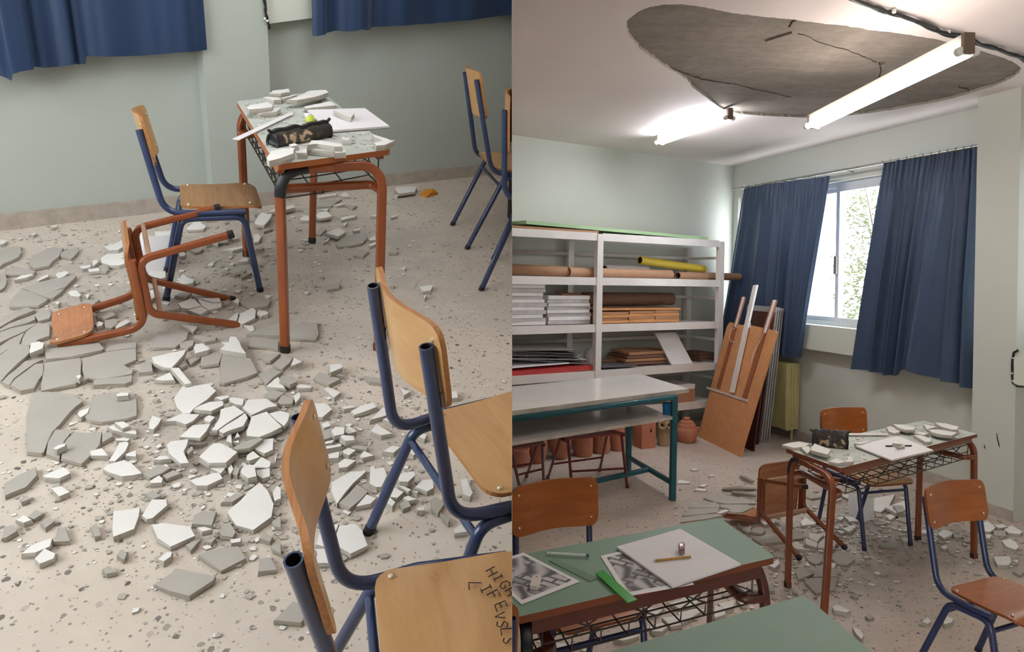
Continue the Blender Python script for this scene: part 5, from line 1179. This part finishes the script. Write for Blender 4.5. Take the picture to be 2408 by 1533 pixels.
RIGHT = """
wR 1000,510 1150,530 1095,600 1000,560 | upper left piece of the broken white tile below the tipped chair's legs
wR 970,565 1090,612 1088,660 970,625 | lower left piece of the broken white tile below the tipped chair's legs
wR 1100,618 1160,560 1320,600 1240,680 1100,660 | right piece of the broken white tile behind the desk's front leg
wR 820,610 880,600 970,690 830,670
wR 915,390 960,345 1080,410 930,430
wR 1300,360 1330,330 1375,340 1350,370
wR 1380,330 1480,340 1530,380 1430,390
wR 1360,465 1500,410 1500,450 1430,500
wR 1310,490 1385,490 1350,515
gR 1240,780 1290,700 1420,710 1490,790 1400,850 1300,830 | rounded grey mortar slab left of the dusty chair's front leg
wR 1225,820 1295,835 1270,880 1225,870
gR 955,1020 1010,990 1310,985 1280,1100 1080,1150 | flat grey mortar slab around the foot of the desk's front leg
gR 860,920 900,870 1080,880 1080,930 890,1000
gR 1090,870 1300,870 1300,970 1040,980
gR 970,750 1150,740 1150,800 1080,840 990,800
wR 950,850 990,820 1020,860
wR 570,850 680,780 690,830 640,880
gR 340,1070 480,1060 470,1120 360,1110
gR 480,1090 620,1040 640,1120 500,1130
wR 40,1260 210,1220 190,1310 110,1320
wR 230,1215 290,1195 340,1270 300,1280
wR 0,1280 60,1290 120,1370 0,1400
wR 1250,1295 1300,1270 1440,1330 1400,1350 1270,1330 | thick white lump right of the desk's front leg, alone on the floor
gR 1600,1390 1640,1370 1690,1400 1640,1420
wR 1470,1508 1500,1518 1545,1535 1580,1600 1560,1640 1510,1590 | white chip on the floor at the edge of the nearest green desk top
gR 380,500 440,450 540,470 500,520
gR 280,470 390,430 370,510
gR 400,560 650,520 740,600 500,620
gR 700,500 900,470 950,560 720,590
gR 620,720 740,690 740,770 640,760
wR 20,290 120,260 165,275 60,300
wR 490,390 520,355 650,370 640,400 530,420
wS 90,130 330,85 280,190 200,250 140,240 | big pointed white slab under the dusty chair's stretcher
wS1 240,205 430,140 440,260 340,260
gS2 310,190 400,190 430,230 360,250
wS 245,285 290,265 335,290 285,320
gS 360,280 440,290 430,340 360,320
wS 385,490 470,480 470,520 410,520
wS 720,450 770,410 860,430 850,460 780,490 | rounded white piece under the orange-brown backrest
wS 745,570 790,550 815,570 790,590
gS 860,440 950,460 950,480 880,485
gS 960,490 1030,475 1030,520 970,520
wS 1080,380 1180,330 1250,390 1200,430 1100,420
wS 1090,450 1215,450 1200,490 1100,490
wS 1235,370 1320,360 1360,385 1290,395
wS 1330,405 1400,370 1500,430 1470,450 1370,440
gS 1230,420 1340,420 1350,470 1240,460
wS 1310,510 1380,500 1440,530 1465,570 1440,590 1350,560
wS 1235,655 1380,655 1395,700 1370,735 1270,735 | squarish white piece right of the orange-brown chair's curved post
wS 1410,690 1460,690 1450,715
wS 580,1250 630,1215 660,1250 630,1270
wS 735,1220 770,1180 865,1230 850,1260 790,1280 | white piece beneath the seat of the orange-brown chair, behind its rear leg
gS 1410,790 1440,760 1510,800 1480,830
wS 650,490 720,500 700,520
wS 570,420 620,410 640,440 580,445
gS 185,545 280,515 350,570 200,560
wT 330,330 400,305 470,335 380,345
wT 650,425 740,420 740,445 660,450
wT 95,570 130,505 320,545 310,570 | white wedge lying right of the teal table leg
wT 460,620 560,585 640,600 560,630
wT 410,690 440,660 600,680 590,710
gT 300,1010 460,880 780,910 850,970 840,1000
gT 180,1150 300,1020 840,1005 800,1090 500,1120
gT 560,830 780,800 1300,830 1480,930 950,930 780,905
gT 860,950 1350,950 1460,990 1250,1080 1040,1090 1000,1020 860,1000
gT 180,1170 500,1130 800,1110 900,1150 600,1200 150,1260
gT 880,680 1060,650 1480,660 1490,690 1040,690
gT 1050,740 1490,710 1490,780 1200,770
wU 425,1130 530,1100 540,1170 440,1190
wU 540,1120 640,1110 620,1160
gU 50,1120 200,1100 290,1140 150,1160
gU 970,1350 1060,1360 1060,1390 990,1385
gU 970,1470 1130,1470 1100,1490 980,1490
wZ 1520,440 1720,420 1650,500 1530,520
wZ 1700,540 1900,510 1920,620 1800,640
wZ 1790,380 2000,300 2120,320 2100,400 1900,430
wZ 1880,480 2100,440 2130,480 2000,560 1930,600
wZ 1560,640 1700,590 1760,640 1700,700 1580,690
wZ 1150,780 1290,700 1430,680 1440,750 1250,800
wZ 380,920 480,830 650,830 640,870 500,925
wZ 2290,440 2400,380 2420,500 2300,540
"""

def nick(lab):
    w = lab
    for cut in (' with ', ', ', ' left of ', ' right of ', ' beyond ', ' behind ', ' by ', ' in the ', ' on the ', ' at the ', ' below ', ' beside ', ' touching ', ' under ', ' around ', ' beneath ', ' split ', ' broken ', ' lying ', ' pointing ', ' stacked '):
        if cut in w and len(w.split(cut)[0].split()) > 2: w = w.split(cut)[0]
    return w
FURN = {'L': [((671, 829), "desk's front leg foot"), ((734, 572), "desk's back leg foot"), ((866, 1252), "large blue chair's rear foot"), ((170, 760), "tipped chair's backrest"), ((730, 1150), "nearest chair's backrest"), ((1005, 453), 'orange scrap'), ((617, 683), "dusty chair's front foot"), ((389, 706), "dusty chair's rear foot"), ((1068, 527), 'far blue chair leg'), ((553, 775), "tipped chair's lowest leg end"), ((545, 537), "tipped chair's upper leg end"), ((1003, 825), "large chair's near post"), ((1130, 677), "cut-off chair's leg"), ((300, 500), "tipped chair's seat edge"), ((570, 460), "skirting by the pale column")],
        'R': [((1852, 1380), "cluttered desk's left leg foot"), ((1940, 1440), "cluttered desk's front leg foot"), ((2158, 1270), "cluttered desk's back leg foot"), ((2290, 1312), "cluttered desk's right leg foot"), ((2037, 1312), "dusty chair's front foot"), ((2143, 1282), "dusty chair's right foot"), ((1740, 1215), "tipped chair's backrest"), ((1985, 1282), "tipped chair's far leg end"), ((1882, 1322), "tipped chair's near leg end"), ((2330, 1200), 'column foot'), ((1586, 1176), 'teal table leg'), ((2340, 1350), "orange-brown chair's seat corner"), ((2200, 1410), "orange-brown chair's bend"), ((1665, 1450), "green desk's far leg"), ((1500, 1480), "green desk basket"), ((2030, 1200), 'folded white paper')]}
used = set()
def describe(room, entries):
    """its own words for every fragment: size, outline, colour, and where it lies from the nearest thing one can name"""
    named = [((sum(p_[0] for p_ in e[3]) / len(e[3]), sum(p_[1] for p_ in e[3]) / len(e[3])), nick(e[4]).replace('plaster ', '').replace('mortar ', '')) for e in entries if e[4]] + FURN[room]
    out = []
    for e in entries:
        kind, crop, lev, pts, lab = e
        if lab: out.append(lab); continue
        n_ = len(pts); cx, cy = sum(p_[0] for p_ in pts) / n_, sum(p_[1] for p_ in pts) / n_
        w, h = max(p_[0] for p_ in pts) - min(p_[0] for p_ in pts), max(p_[1] for p_ in pts) - min(p_[1] for p_ in pts); s = (w * h) ** .5
        size = 'tiny' if s < 16 else 'small' if s < 27 else 'middling' if s < 48 else 'large'; form = 'narrow' if w > 3.2 * h else 'three-sided' if n_ == 3 else 'four-sided' if n_ == 4 else 'five-sided' if n_ == 5 else 'many-sided'
        col = 'white' if kind == 'w' else 'grey'; best = None
        for (q, nm) in sorted(named, key=lambda t_: math.hypot(t_[0][0] - cx, (t_[0][1] - cy) * 1.4))[:6]:
            dx, dy = cx - q[0], (cy - q[1]) * 1.4; d = math.hypot(dx, dy); v = 'above' if dy < 0 else 'below'; hz = 'left' if dx < 0 else 'right'
            where = ('just ' if d < 38 else 'well ' if d > 90 else '') + (hz + ' of' if abs(dx) > 2.2 * abs(dy) else v if abs(dy) > 2.2 * abs(dx) else v + ' and ' + hz + ' of')
            t_ = '%s %s %s plaster piece %s the %s' % (size, form, col, where, nm)
            if t_ not in used and len(t_.split()) <= 16: best = t_; break
        used.add(best); out.append(best or '%s %s plaster piece on the %s' % (size, col, ZONE[crop]))
    return out
for room, src in (('L', LEFT), ('R', RIGHT)):
    entries = list(parse(src))
    for (kind, crop, lev, pts, _), lab in zip(entries, describe(room, entries)):
        z0 = {'': .0, '1': .016, '2': .018}[lev]; th = (.018 if kind == 'w' else .015)
        if room == 'R': z0 = {'': .0, '1': .018, '2': .04}[lev]; th = (.022 if kind == 'w' else .016) if crop != 'T' else .012
        shard(room, kind, pts, z0, th, lab, '%s pieces, %s' % ('white' if kind == 'w' else 'grey', ZONE[crop]))
# crumbs too small and too many to count
def crumbs(room, zones, seed):
    rnd = random.Random(seed); P_ = L if room == 'L' else R; mb = MB()
    for (px, py, sx, sy, cnt, s0_, s1_, wshare) in zones:
        for _ in range(cnt):
            x, y = rnd.gauss(px, sx), rnd.gauss(py, sy)
            cnt_ = 0
            if room == 'L' and (x > 1230 or y < 555 - .115 * x or y > 1600): continue
            if room == 'R' and (x < 1190 or y < 1075): continue
            q = P_(x, y, 0.0)
            if room == 'R' and ((q - CR).dot(nW) < .05 or ((q - CR).dot(nW) < .32 and s_col0 - .05 < sW(q) < s_col1 + .05) or (q - CR).dot(nB) < .05): continue
            if room == 'L' and (q - LB0).dot(nL) < .13: continue
            s = s0_ + (s1_ - s0_) * rnd.random() ** 3; n_ = rnd.choice((4, 5, 5, 6)); a0_ = rnd.uniform(0, 6.28); h = s * rnd.uniform(.3, .7)
            top = [q + V((math.cos(a0_ + k * 6.283 / n_) * s * rnd.uniform(.6, 1.2), math.sin(a0_ + k * 6.283 / n_) * s * rnd.uniform(.5, 1.1), h)) for k in range(n_)]
            w = rnd.random(); f = ('plaster_face', 'plaster_core') if w < wshare else (('mortar_face', 'mortar_core') if w < .6 else ('plaster_core', 'mortar_core'))
            mb.prism(top, h, f[0], f[1])
    return mb.build('plaster_crumbs', room=room, fix=False, kind='stuff', label='crumbs and dust of broken plaster on the speckled floor, %s' % ('around the tipped chair and blue chairs' if room == 'L' else 'around the legs of the rubble-strewn desk'), category='plaster crumbs')
crumbs('L', [(430, 1010, 170, 110, 700, .002, .013, .3), (620, 1120, 140, 120, 900, .002, .013, .3), (820, 1080, 120, 110, 600, .002, .013, .35), (250, 700, 170, 110, 650, .002, .014, .25), (560, 620, 150, 80, 520, .003, .018, .4), (800, 560, 150, 70, 240, .003, .014, .5), (250, 1180, 180, 110, 420, .002, .008, .25), (900, 760, 200, 130, 260, .002, .008, .5), (420, 1340, 250, 110, 350, .001, .005, .2), (100, 560, 110, 16, 160, .003, .014, .7), (1080, 760, 110, 120, 250, .002, .01, .5)], 21)
crumbs('R', [(1950, 1270, 150, 60, 1000, .004, .02, .35), (2080, 1220, 110, 40, 700, .004, .022, .4), (2330, 1270, 80, 60, 500, .004, .02, .4), (1900, 1350, 90, 60, 500, .003, .018, .35), (1700, 1190, 80, 40, 300, .003, .012, .3), (2200, 1400, 150, 80, 450, .002, .008, .3), (1600, 1420, 130, 50, 400, .004, .02, .5), (1500, 1160, 160, 40, 120, .002, .008, .5)], 22)

# ------------------------------------------------------------------ what lies on the desks
DESKL = """
wX 555,175 610,140 840,115 860,155 720,175 | white slab at the far left corner of the desk pile, standing proud
wX 465,240 530,225 690,230 730,265 620,275 | white piece in front of the far left slab on the desk
wX1 800,270 960,220 1130,140 1360,130 1400,170 1250,215 960,270 | biggest white slab on the desk, propped at its far end
wX 735,245 940,180 960,195 760,260 | narrow white sliver left of the biggest slab on the desk
wX1 240,380 300,345 540,300 610,340 600,370 280,405 | white slab near the desk's left edge, upper of two
wX 330,450 440,400 700,390 715,400 660,440 430,460 | white slab near the desk's left edge, lower of two
wX 1060,355 1200,330 1430,300 1510,350 1380,360 1070,385 | flat white slab on the desk just behind the drawing pad
wX1 525,1105 590,990 770,950 925,940 900,1030 700,1105 560,1140 | white slab overhanging the desk's near left corner
wX 920,1000 960,980 1090,960 1090,1020 960,1020 | small white block between the corner slab and the long block
wX 1095,930 1220,940 1500,980 1470,1000 1110,970 | long white block in front of the pencil case, lower one
wX1 1105,910 1150,840 1290,840 1590,890 1600,930 1480,930 1240,890 | long white block in front of the pencil case, upper one
wX 1490,970 1640,965 1640,1010 1490,1020 | small white block right of the long blocks
wX1 840,900 920,880 975,910 880,930 | small white chip against the pencil case
wX 2040,870 2200,840 2340,840 2200,910 2080,920 | white piece at the desk's near right corner
wX 2020,760 2280,830 2200,850 2040,790 | thin white strip behind the near right corner piece
wX2 1470,420 1600,440 1760,450 1720,520 1600,480 | white chip lying on the snow-white drawing pad
wX 1600,790 1690,810 1690,840 1590,830 | little grey-white chip right of the pencil case
"""
DESKR = """
wU 1120,250 1160,235 1300,260 1290,300 1220,315 1150,300 | greyish block on the far side of the cluttered desk, left of the oval slab
wU1 1200,205 1330,205 1490,240 1480,275 1370,280 1260,245 | oval white slab at the far side of the cluttered desk
wU 1590,205 1720,230 1760,240 1640,270 | white piece left of the topmost slab at the desk's far corner
wU1 1740,185 1880,195 2050,235 2030,270 1960,270 1800,225 | topmost white slab at the desk's far right corner
wU1 1655,275 1800,265 2040,310 1960,350 1850,345 1700,310 | largest white slab at the right end of the cluttered desk
wU 1475,345 1560,345 1700,390 1690,430 1620,430 | white slab right of the drawing pad on the cluttered desk
wU 1480,320 1560,300 1660,330 1600,345 | thin grey-white flake behind the slab right of the pad
wU1 150,540 190,450 400,530 360,595 | thick white slab in front of the pencil case
wY 960,1010 1100,980 1250,965 1430,1000 1350,1040 1170,1060 | long white slab overhanging the desk's left corner
wY 1290,1060 1400,1040 1440,1100 1380,1150 | small white chip between the corner slab and the thick slab
wU 380,680 480,645 590,690 500,705 | triangular white chip on the near edge of the cluttered desk
wU 600,690 620,620 680,615 685,690 | small upright white chip on the near edge of the cluttered desk
wU 700,460 860,410 920,420 780,465 | flat pale flake behind the pad's left corner
"""
for kind, crop, lev, pts, lab in parse(DESKL): shard('L', kind, pts, zD + .001 + {'': 0, '1': .018, '2': .012}[lev], .02, lab, 'plaster on the left desk')
for kind, crop, lev, pts, lab in parse(DESKR): shard('R', kind, pts, zD + .001 + {'': 0, '1': .016}[lev], .018, lab, 'plaster on the cluttered desk')
mb = MB(); mb.prism([R(2098, 1042, zD + .055), R(2108, 1049, zD + .03), R(2128, 1050, zD + .028), R(2126, 1045, zD + .034)], .014, 'plaster_face', 'plaster_core'); mb.build('plaster_fragment', label='tilted plaster chip lying on the white pad of the cluttered desk', category='plaster piece', group='plaster on the cluttered desk')
drnd = random.Random(4)
def dust(room, quad, cnt, z, lab):
    mb = MB()
    for _ in range(cnt):
        u, v = drnd.uniform(.03, .97), drnd.uniform(.03, .97); q = quad[0].lerp(quad[1], u).lerp(quad[3].lerp(quad[2], u), v); s = .002 + .008 * drnd.random() ** 3; h = s * .5
        mb.prism([V((q.x + math.cos(k * 1.2566 + u * 9) * s * drnd.uniform(.6, 1.2), q.y + math.sin(k * 1.2566 + u * 9) * s, z + h)) for k in range(5)], h, 'plaster_dust' if drnd.random() < .5 else 'plaster_face', 'plaster_core')
    mb.build('plaster_crumbs', room=room, fix=False, kind='stuff', label=lab, category='plaster crumbs')
dust('L', lt, 420, zD + .0005, 'plaster crumbs and dust spread over the top of the desk by the pale column'); dust('R', rt, 320, zD + .0005, 'plaster crumbs and dust spread over the top of the cluttered desk')
def pad(room, label, px, z, th, name='drawing_pad', m='paper'):
    P_ = L if room == 'L' else R; q = [P_(x, y, z + th) for x, y in px]; base = sum(q, V()) / len(q); base.z = z
    t = thing(name, label, 'pad', room, Matrix.Translation(base), None); mb = MB(); mb.prism([p_ - base for p_ in q], th * .78, m, 'canvas_white'); mb.build('pages', t)
    mb = MB(); c = sum((p_ - base for p_ in q), V()) / len(q); mb.prism([V((*(c + (p_ - base - c) * 1.006).xy, th * .22)) for p_ in q], th * .2, 'grey_paper', 'dark_folder'); mb.build('cover', t); return t
pad('L', 'white drawing pad with a plaster chip on it, on the desk by the pale column', [(722, 258), (858, 254), (916, 296), (772, 307)], zD + .002, .010)
pad('R', 'white drawing pad jutting over the near edge of the cluttered desk', [(2011, 1048), (2111, 1025), (2195, 1058), (2097, 1081)], zD + .004, .010)
pad('R', 'open white sketch pad with a pencil on it, on the green desk', [(1450, 1285), (1600, 1243), (1742, 1325), (1582, 1378)], zD + .003, .008)
def strip(room, name, label, cat, px, z, th, m):
    P_ = L if room == 'L' else R; q = [P_(x, y, z + th) for x, y in px]; base = sum(q, V()) / len(q); base.z = z; mb = MB(); mb.prism([p_ - base for p_ in q], th, m); return mb.build(name, room=room, mtx=Matrix.Translation(base), label=label, category=cat)
strip('L', 'ruler', 'white ruler jutting over the left edge of the dusty desk', 'ruler', [(547, 326), (563, 328), (693, 266), (681, 264)], zD + .006, .003, 'canvas_white')
strip('R', 'ruler', 'thin white ruler lying behind the pencil case on the cluttered desk', 'ruler', [(1962, 1022), (2088, 1022), (2090, 1019), (1963, 1018)], zD + .006, .006, 'canvas_white')
mb = MB(); mb.tube([R(2083, 1049, zD + .018), R(2143, 1048, zD + .018)], .0045, 'ink', 8); mb.build('pencil', label='dark pencil lying on the white pad of the cluttered desk', category='pencil')
mb = MB(); q = L(729, 287, zD); mb.lathe([(.0, 0), (.017, .0), (.02, .01), (.014, .028), (.0, .03)], 'eraser_lime', 12); mb.lathe([(.011, .02), (.015, .032), (.0, .036)], 'paper', 12, (-.008, 0, 0)); mb.build('eraser', room='L', mtx=Matrix.Translation(q + V((0, 0, .001))), label='small white and lime eraser between the pencil case and the pad', category='eraser')
def case(room, label, a, b, w, h):
    d = (b - a); ln = d.length; d.normalize(); sd = V((-d.y, d.x, 0)); M = Matrix(((d.x, sd.x, 0, a.x), (d.y, sd.y, 0, a.y), (0, 0, 1, a.z), (0, 0, 0, 1)))
    t = thing('pencil_case', label, 'pencil case', room, M, 'camouflage pencil cases'); n_ = 18; vs = []; fs = []; prof = 14
    for i in range(n_ + 1):
        u = i / n_; e = min(u, 1 - u); k = min(1, .35 + 1.9 * e ** .7) if e < .2 else 1; k = min(k, 1); sag = 1 - .16 * math.sin(u * 3.14 * 1.0 + .4) * (.5 if u < .5 else 1) + .05 * math.sin(u * 21)
        for j in range(prof):
            an = -math.pi / 2 + 2 * math.pi * (j + .5) / prof; x, z = math.cos(an), math.sin(an); r_ = abs(x) ** .6 * (1 if x > 0 else -1); zz = (abs(z) ** .65 * (1 if z > 0 else -1) + 1) / 2
            vs.append(V((u * ln + drnd.uniform(-.002, .002), r_ * w / 2 * (.75 + .25 * k) * (1 - .45 * zz ** 2), zz * h * (.72 + .28 * k) * sag)))
    for i in range(n_):
        for j in range(prof): fs.append((i * prof + j, i * prof + (j + 1) % prof, (i + 1) * prof + (j + 1) % prof, (i + 1) * prof + j))
    mb = MB(); mb.add(vs, fs, 'camouflage', True); mb.add(vs[:prof], [range(prof)], 'black_tape'); mb.add(vs[-prof:], [range(prof)], 'black_tape'); body = mb.build('body', t)
    top = []
    for i in range(n_ + 1):
        ring = vs[i * prof:(i + 1) * prof]; top.append(max(ring, key=lambda p_: p_.z) * 1 + V((0, 0, .002))); top[-1].y = 0
    mb = MB(); mb.tube(top, .011, 'black_tape', 8, square=.6); mb.build('zip', t)
    for e in (0, 1):
        ring = vs[:prof] if e == 0 else vs[-prof:]; mb = MB(); mb.tube(ring + ring[:1], .006, 'black_tape', 6, caps=False); mb.tube([top[0 if e == 0 else -1], top[0 if e == 0 else -1] + V(((-.02 if e == 0 else .02), 0, .015))], .006, 'black_tape', 6); mb.build('end_trim', t)
    return t
case('L', 'camouflage pencil case lying open among plaster on the dusty desk', L(642, 344, zD + .001), L(768, 320, zD + .001), .07, .055)
case('R', 'camouflage pencil case with black zip on the left part of the cluttered desk', R(1912, 1046, zD + .001), R(1992, 1054, zD + .001), .085, .09)
# green desk
zg = zD + .0012
def print_sheet(label, px, z):
    q = [R(x, y, z) for x, y in px]; base = sum(q, V()) / len(q); t = thing('drawing_print', label, 'drawing', 'R', Matrix.Translation(base)); c = V()
    mb = MB(); mb.prism([p_ - base for p_ in q], .0008, 'paper'); mb.build('sheet', t)
    mb = MB(); mb.prism([(p_ - base) * .86 + V((0, 0, .0004)) for p_ in q], .0004, 'pencil_drawing'); mb.build('drawing', t); return t
print_sheet('grey pencil drawing with an eraser on it, at the cut-off end of the green desk', [(1130, 1330), (1231, 1299), (1364, 1367), (1226, 1421), (1160, 1440)][:3] + [(1226, 1421)], zg + .001)
print_sheet('grey pencil drawing half under the white sketch pad', [(1412, 1307), (1560, 1272), (1632, 1374), (1472, 1402)], zg + .001)
e = thing('eraser', 'pale pierced eraser lying on the left pencil drawing', 'eraser', 'R', Matrix.Translation(R(1260, 1365, zg + .003)))
qs = [R(x, y, zg + .015) for x, y in ((1252, 1355), (1264, 1350), (1273, 1353), (1269, 1372), (1262, 1378), (1246, 1376))]; b0 = R(1260, 1365, zg + .003); mb = MB(); mb.prism([p_ - b0 for p_ in qs], .012, 'eraser_white'); mb.build('body', e)
mb = MB(); mb.lathe([(.0035, 0), (.003, .0008)], 'grey_bar', 8, R(1262, 1356, zg + .0152) - b0); mb.build('hole', e)
pn = thing('pen', 'white ballpoint pen with dark ends at the back of the green desk', 'pen', 'R', Matrix.Translation(R(1335, 1303, zg))); b0 = R(1335, 1303, zg); a, b_ = R(1285, 1300, zg + .006) - b0, R(1384, 1306, zg + .006) - b0
mb = MB(); mb.tube([a, b_], .0045, 'pen_body', 8); mb.build('barrel', pn); mb = MB(); mb.tube([b_ - (b_ - a) * .06, b_ + (b_ - a) * .01], .005, 'teal_paint', 8); mb.build('end_plug', pn); mb = MB(); mb.tube([a - (b_ - a) * .03, a + (b_ - a) * .08], [.001, .0048], 'ink', 8); mb.build('tip', pn)
strip('R', 'ruler', 'clear plastic ruler lying between the two pencil drawings', 'ruler', [(1290, 1317), (1302, 1311), (1406, 1358), (1388, 1366)], zg, .002, 'clear_plastic')
strip('R', 'ruler', 'bright green plastic ruler hanging over the near edge of the green desk', 'ruler', [(1400, 1347), (1418, 1340), (1498, 1409), (1476, 1416)], zg + .005, .003, 'green_plastic')
pc = thing('pencil', 'sharpened yellow-brown pencil lying on the white sketch pad', 'pencil', 'R', Matrix.Translation(R(1580, 1314, zg + .0105))); b0 = R(1580, 1314, zg + .0105); a, b_ = R(1540, 1318, zg + .015) - b0, R(1624, 1309, zg + .015) - b0
mb = MB(); mb.tube([a, b_], .0042, 'pencil_paint', 6); mb.build('shaft', pc); mb = MB(); mb.tube([a - (b_ - a) * .07, a], [.0006, .004], 'eraser_white', 6); mb.tube([a - (b_ - a) * .075, a - (b_ - a) * .055], [.0004, .001], 'ink', 6); mb.build('point', pc)
sp = thing('pencil_sharpener', 'small speckled pencil sharpener on the white sketch pad', 'sharpener', 'R', Matrix.Translation(R(1602, 1294, zg + .0098))); b0 = R(1602, 1294, zg + .0098); mb = MB(); mb.prism([R(x, y, zg + .035) - b0 for x, y in ((1595, 1278), (1606, 1274), (1611, 1279), (1610, 1288), (1600, 1290))], .021, 'sharpener', 'sharpener'); mb.build('body', sp); mb = MB(); mb.prism([R(x, y, zg + .036) - b0 for x, y in ((1598, 1279), (1605, 1277), (1606, 1283), (1600, 1285))], .001, 'steel'); mb.build('blade', sp)
# folded papers standing among the rubble
def folded(room, label, left, right, zt_):
    P_ = L if room == 'L' else R; (a, b_), (c,) = left, right; A, B_, C_ = P_(*a), P_(*b_), P_(*c); base = (A + B_ + C_) / 3; t = thing('folded_paper', label, 'paper', room, Matrix.Translation(base)); tl = V((.0, .02, zt_))
    for nm, p_, q in (('leaf', A, B_), ('leaf', B_, C_)):
        mb = MB(); d = (q - p_).normalized(); n_ = V((d.y, -d.x, 0)) * .003; k = V((.02, .03, zt_ * (.97 if nm == 'leaf' else 1))); mb.prism([p_ - base, q - base, q - base + k, p_ - base + k], n_, 'paper', 'paper'); mb.build('paper_leaf', t)
folded('L', 'folded white sketch paper standing behind the tipped chair, by the blue chair leg', ((318, 612), (332, 640)), ((392, 634),), .17)
folded('R', 'folded white sketch paper standing on edge under the dusty chair', ((1994, 1205), (2028, 1228)), ((2053, 1222),), .15)
mb = MB(); q = [L(x, y, .012) for x, y in ((987, 456), (1000, 450), (1012, 446), (1020, 450), (1030, 453), (1014, 458), (1004, 461))]; c = sum(q, V()) / 7
mb.prism([p_ + V((0, 0, .018 * (i % 2))) for i, p_ in enumerate(q)], .012, 'peel_orange'); mb.build('orange_scrap', room='L', label='crumpled orange scrap on the floor right of the white block', category='scrap')
mb = MB(); q = L(1196, 512); mb.lathe([(0, 0), (.10, 0), (.12, .30), (.125, .31), (.11, .3), (.095, .02), (0, .02)], 'black_bin', 18); mb.build('waste_bin', room='L', mtx=Matrix.Translation(q + V((.09, .03, 0))), label='black bin half hidden behind the blue chair at the picture edge', category='bin')
for a, b_, lab in (((1741, 1120), (1772, 1133), 'upper'), ((1700, 1149), (1778, 1150), 'middle'), ((1722, 1158), (1778, 1166), 'lower')):
    mb = MB(); mb.tube([R(*a, .02), R((a[0] + b_[0]) / 2, (a[1] + b_[1]) / 2 - 1, .03), R(*b_, .02)], [.012, .02, .01], 'mortar_core', 5); mb.build('mortar_strip', label='%s thin dark mortar strip left of the tipped brown chair' % lab, category='plaster piece')

# ------------------------------------------------------------------ a building is one place: origins at the base, nothing past the dividing wall
bpy.context.view_layer.update()
for o in list(COL.objects):
    if o.type == 'EMPTY' and o.parent is None and (o.matrix_world - MI).to_3x3().to_4x4() == (o.matrix_world - o.matrix_world).to_3x3().to_4x4() and o.matrix_world.translation.length < 1e-6 or (o.type == 'EMPTY' and o.parent is None and o.matrix_world == ML):
        vs = [c.matrix_local @ v.co for c in o.children for v in c.data.vertices]
        b = V(((min(v.x for v in vs) + max(v.x for v in vs)) / 2, (min(v.y for v in vs) + max(v.y for v in vs)) / 2, min(v.z for v in vs)))
        o.matrix_world = o.matrix_world @ Matrix.Translation(b)
        for c in o.children: c.location = c.location - b
bpy.context.view_layer.update()
def depth_root(o):
    while o.parent: o = o.parent
    return o
ce = .0002; dead = []
for o in list(COL.objects):
    if o.type != 'MESH': continue
    room = depth_root(o).get('room', '')
    if room not in ('L', 'R'): continue
    n_ = RX @ V((1, 0, ce if room == 'L' else -ce)); n_.normalize(); n_ = n_ if room == 'L' else -n_
    mw = o.matrix_world; ds = [(mw @ V(c) - EYE).dot(n_) for c in o.bound_box]
    if max(ds) <= 0: continue
    bm = bmesh.new(); bm.from_mesh(o.data); mi = mw.inverted(); lc = mi @ EYE; ln_ = (mw.to_3x3().transposed() @ n_).normalized()
    r_ = bmesh.ops.bisect_plane(bm, geom=bm.verts[:] + bm.edges[:] + bm.faces[:], plane_co=lc, plane_no=ln_, clear_outer=True)
    ed_ = [g for g in r_['geom_cut'] if isinstance(g, bmesh.types.BMEdge)]
    if ed_ and o.get('kind') != 'stuff' and o.name.split('.')[0] not in ('pane',):
        try: bmesh.ops.holes_fill(bm, edges=ed_, sides=0)
        except Exception: pass
    if len(bm.faces) == 0: bm.free(); dead.append(o); continue
    bm.to_mesh(o.data); bm.free()
for o in {c for d in dead for c in [d] + list(d.children_recursive)}: bpy.data.objects.remove(o, do_unlink=True)
for o in list(COL.objects):                       # things that lay wholly beyond the wall
    if o.type == 'EMPTY' and not o.children: bpy.data.objects.remove(o, do_unlink=True)
for o in COL.objects:
    for k in ('room', 'rail', 'z_seat'):
        if k in o: del o[k]
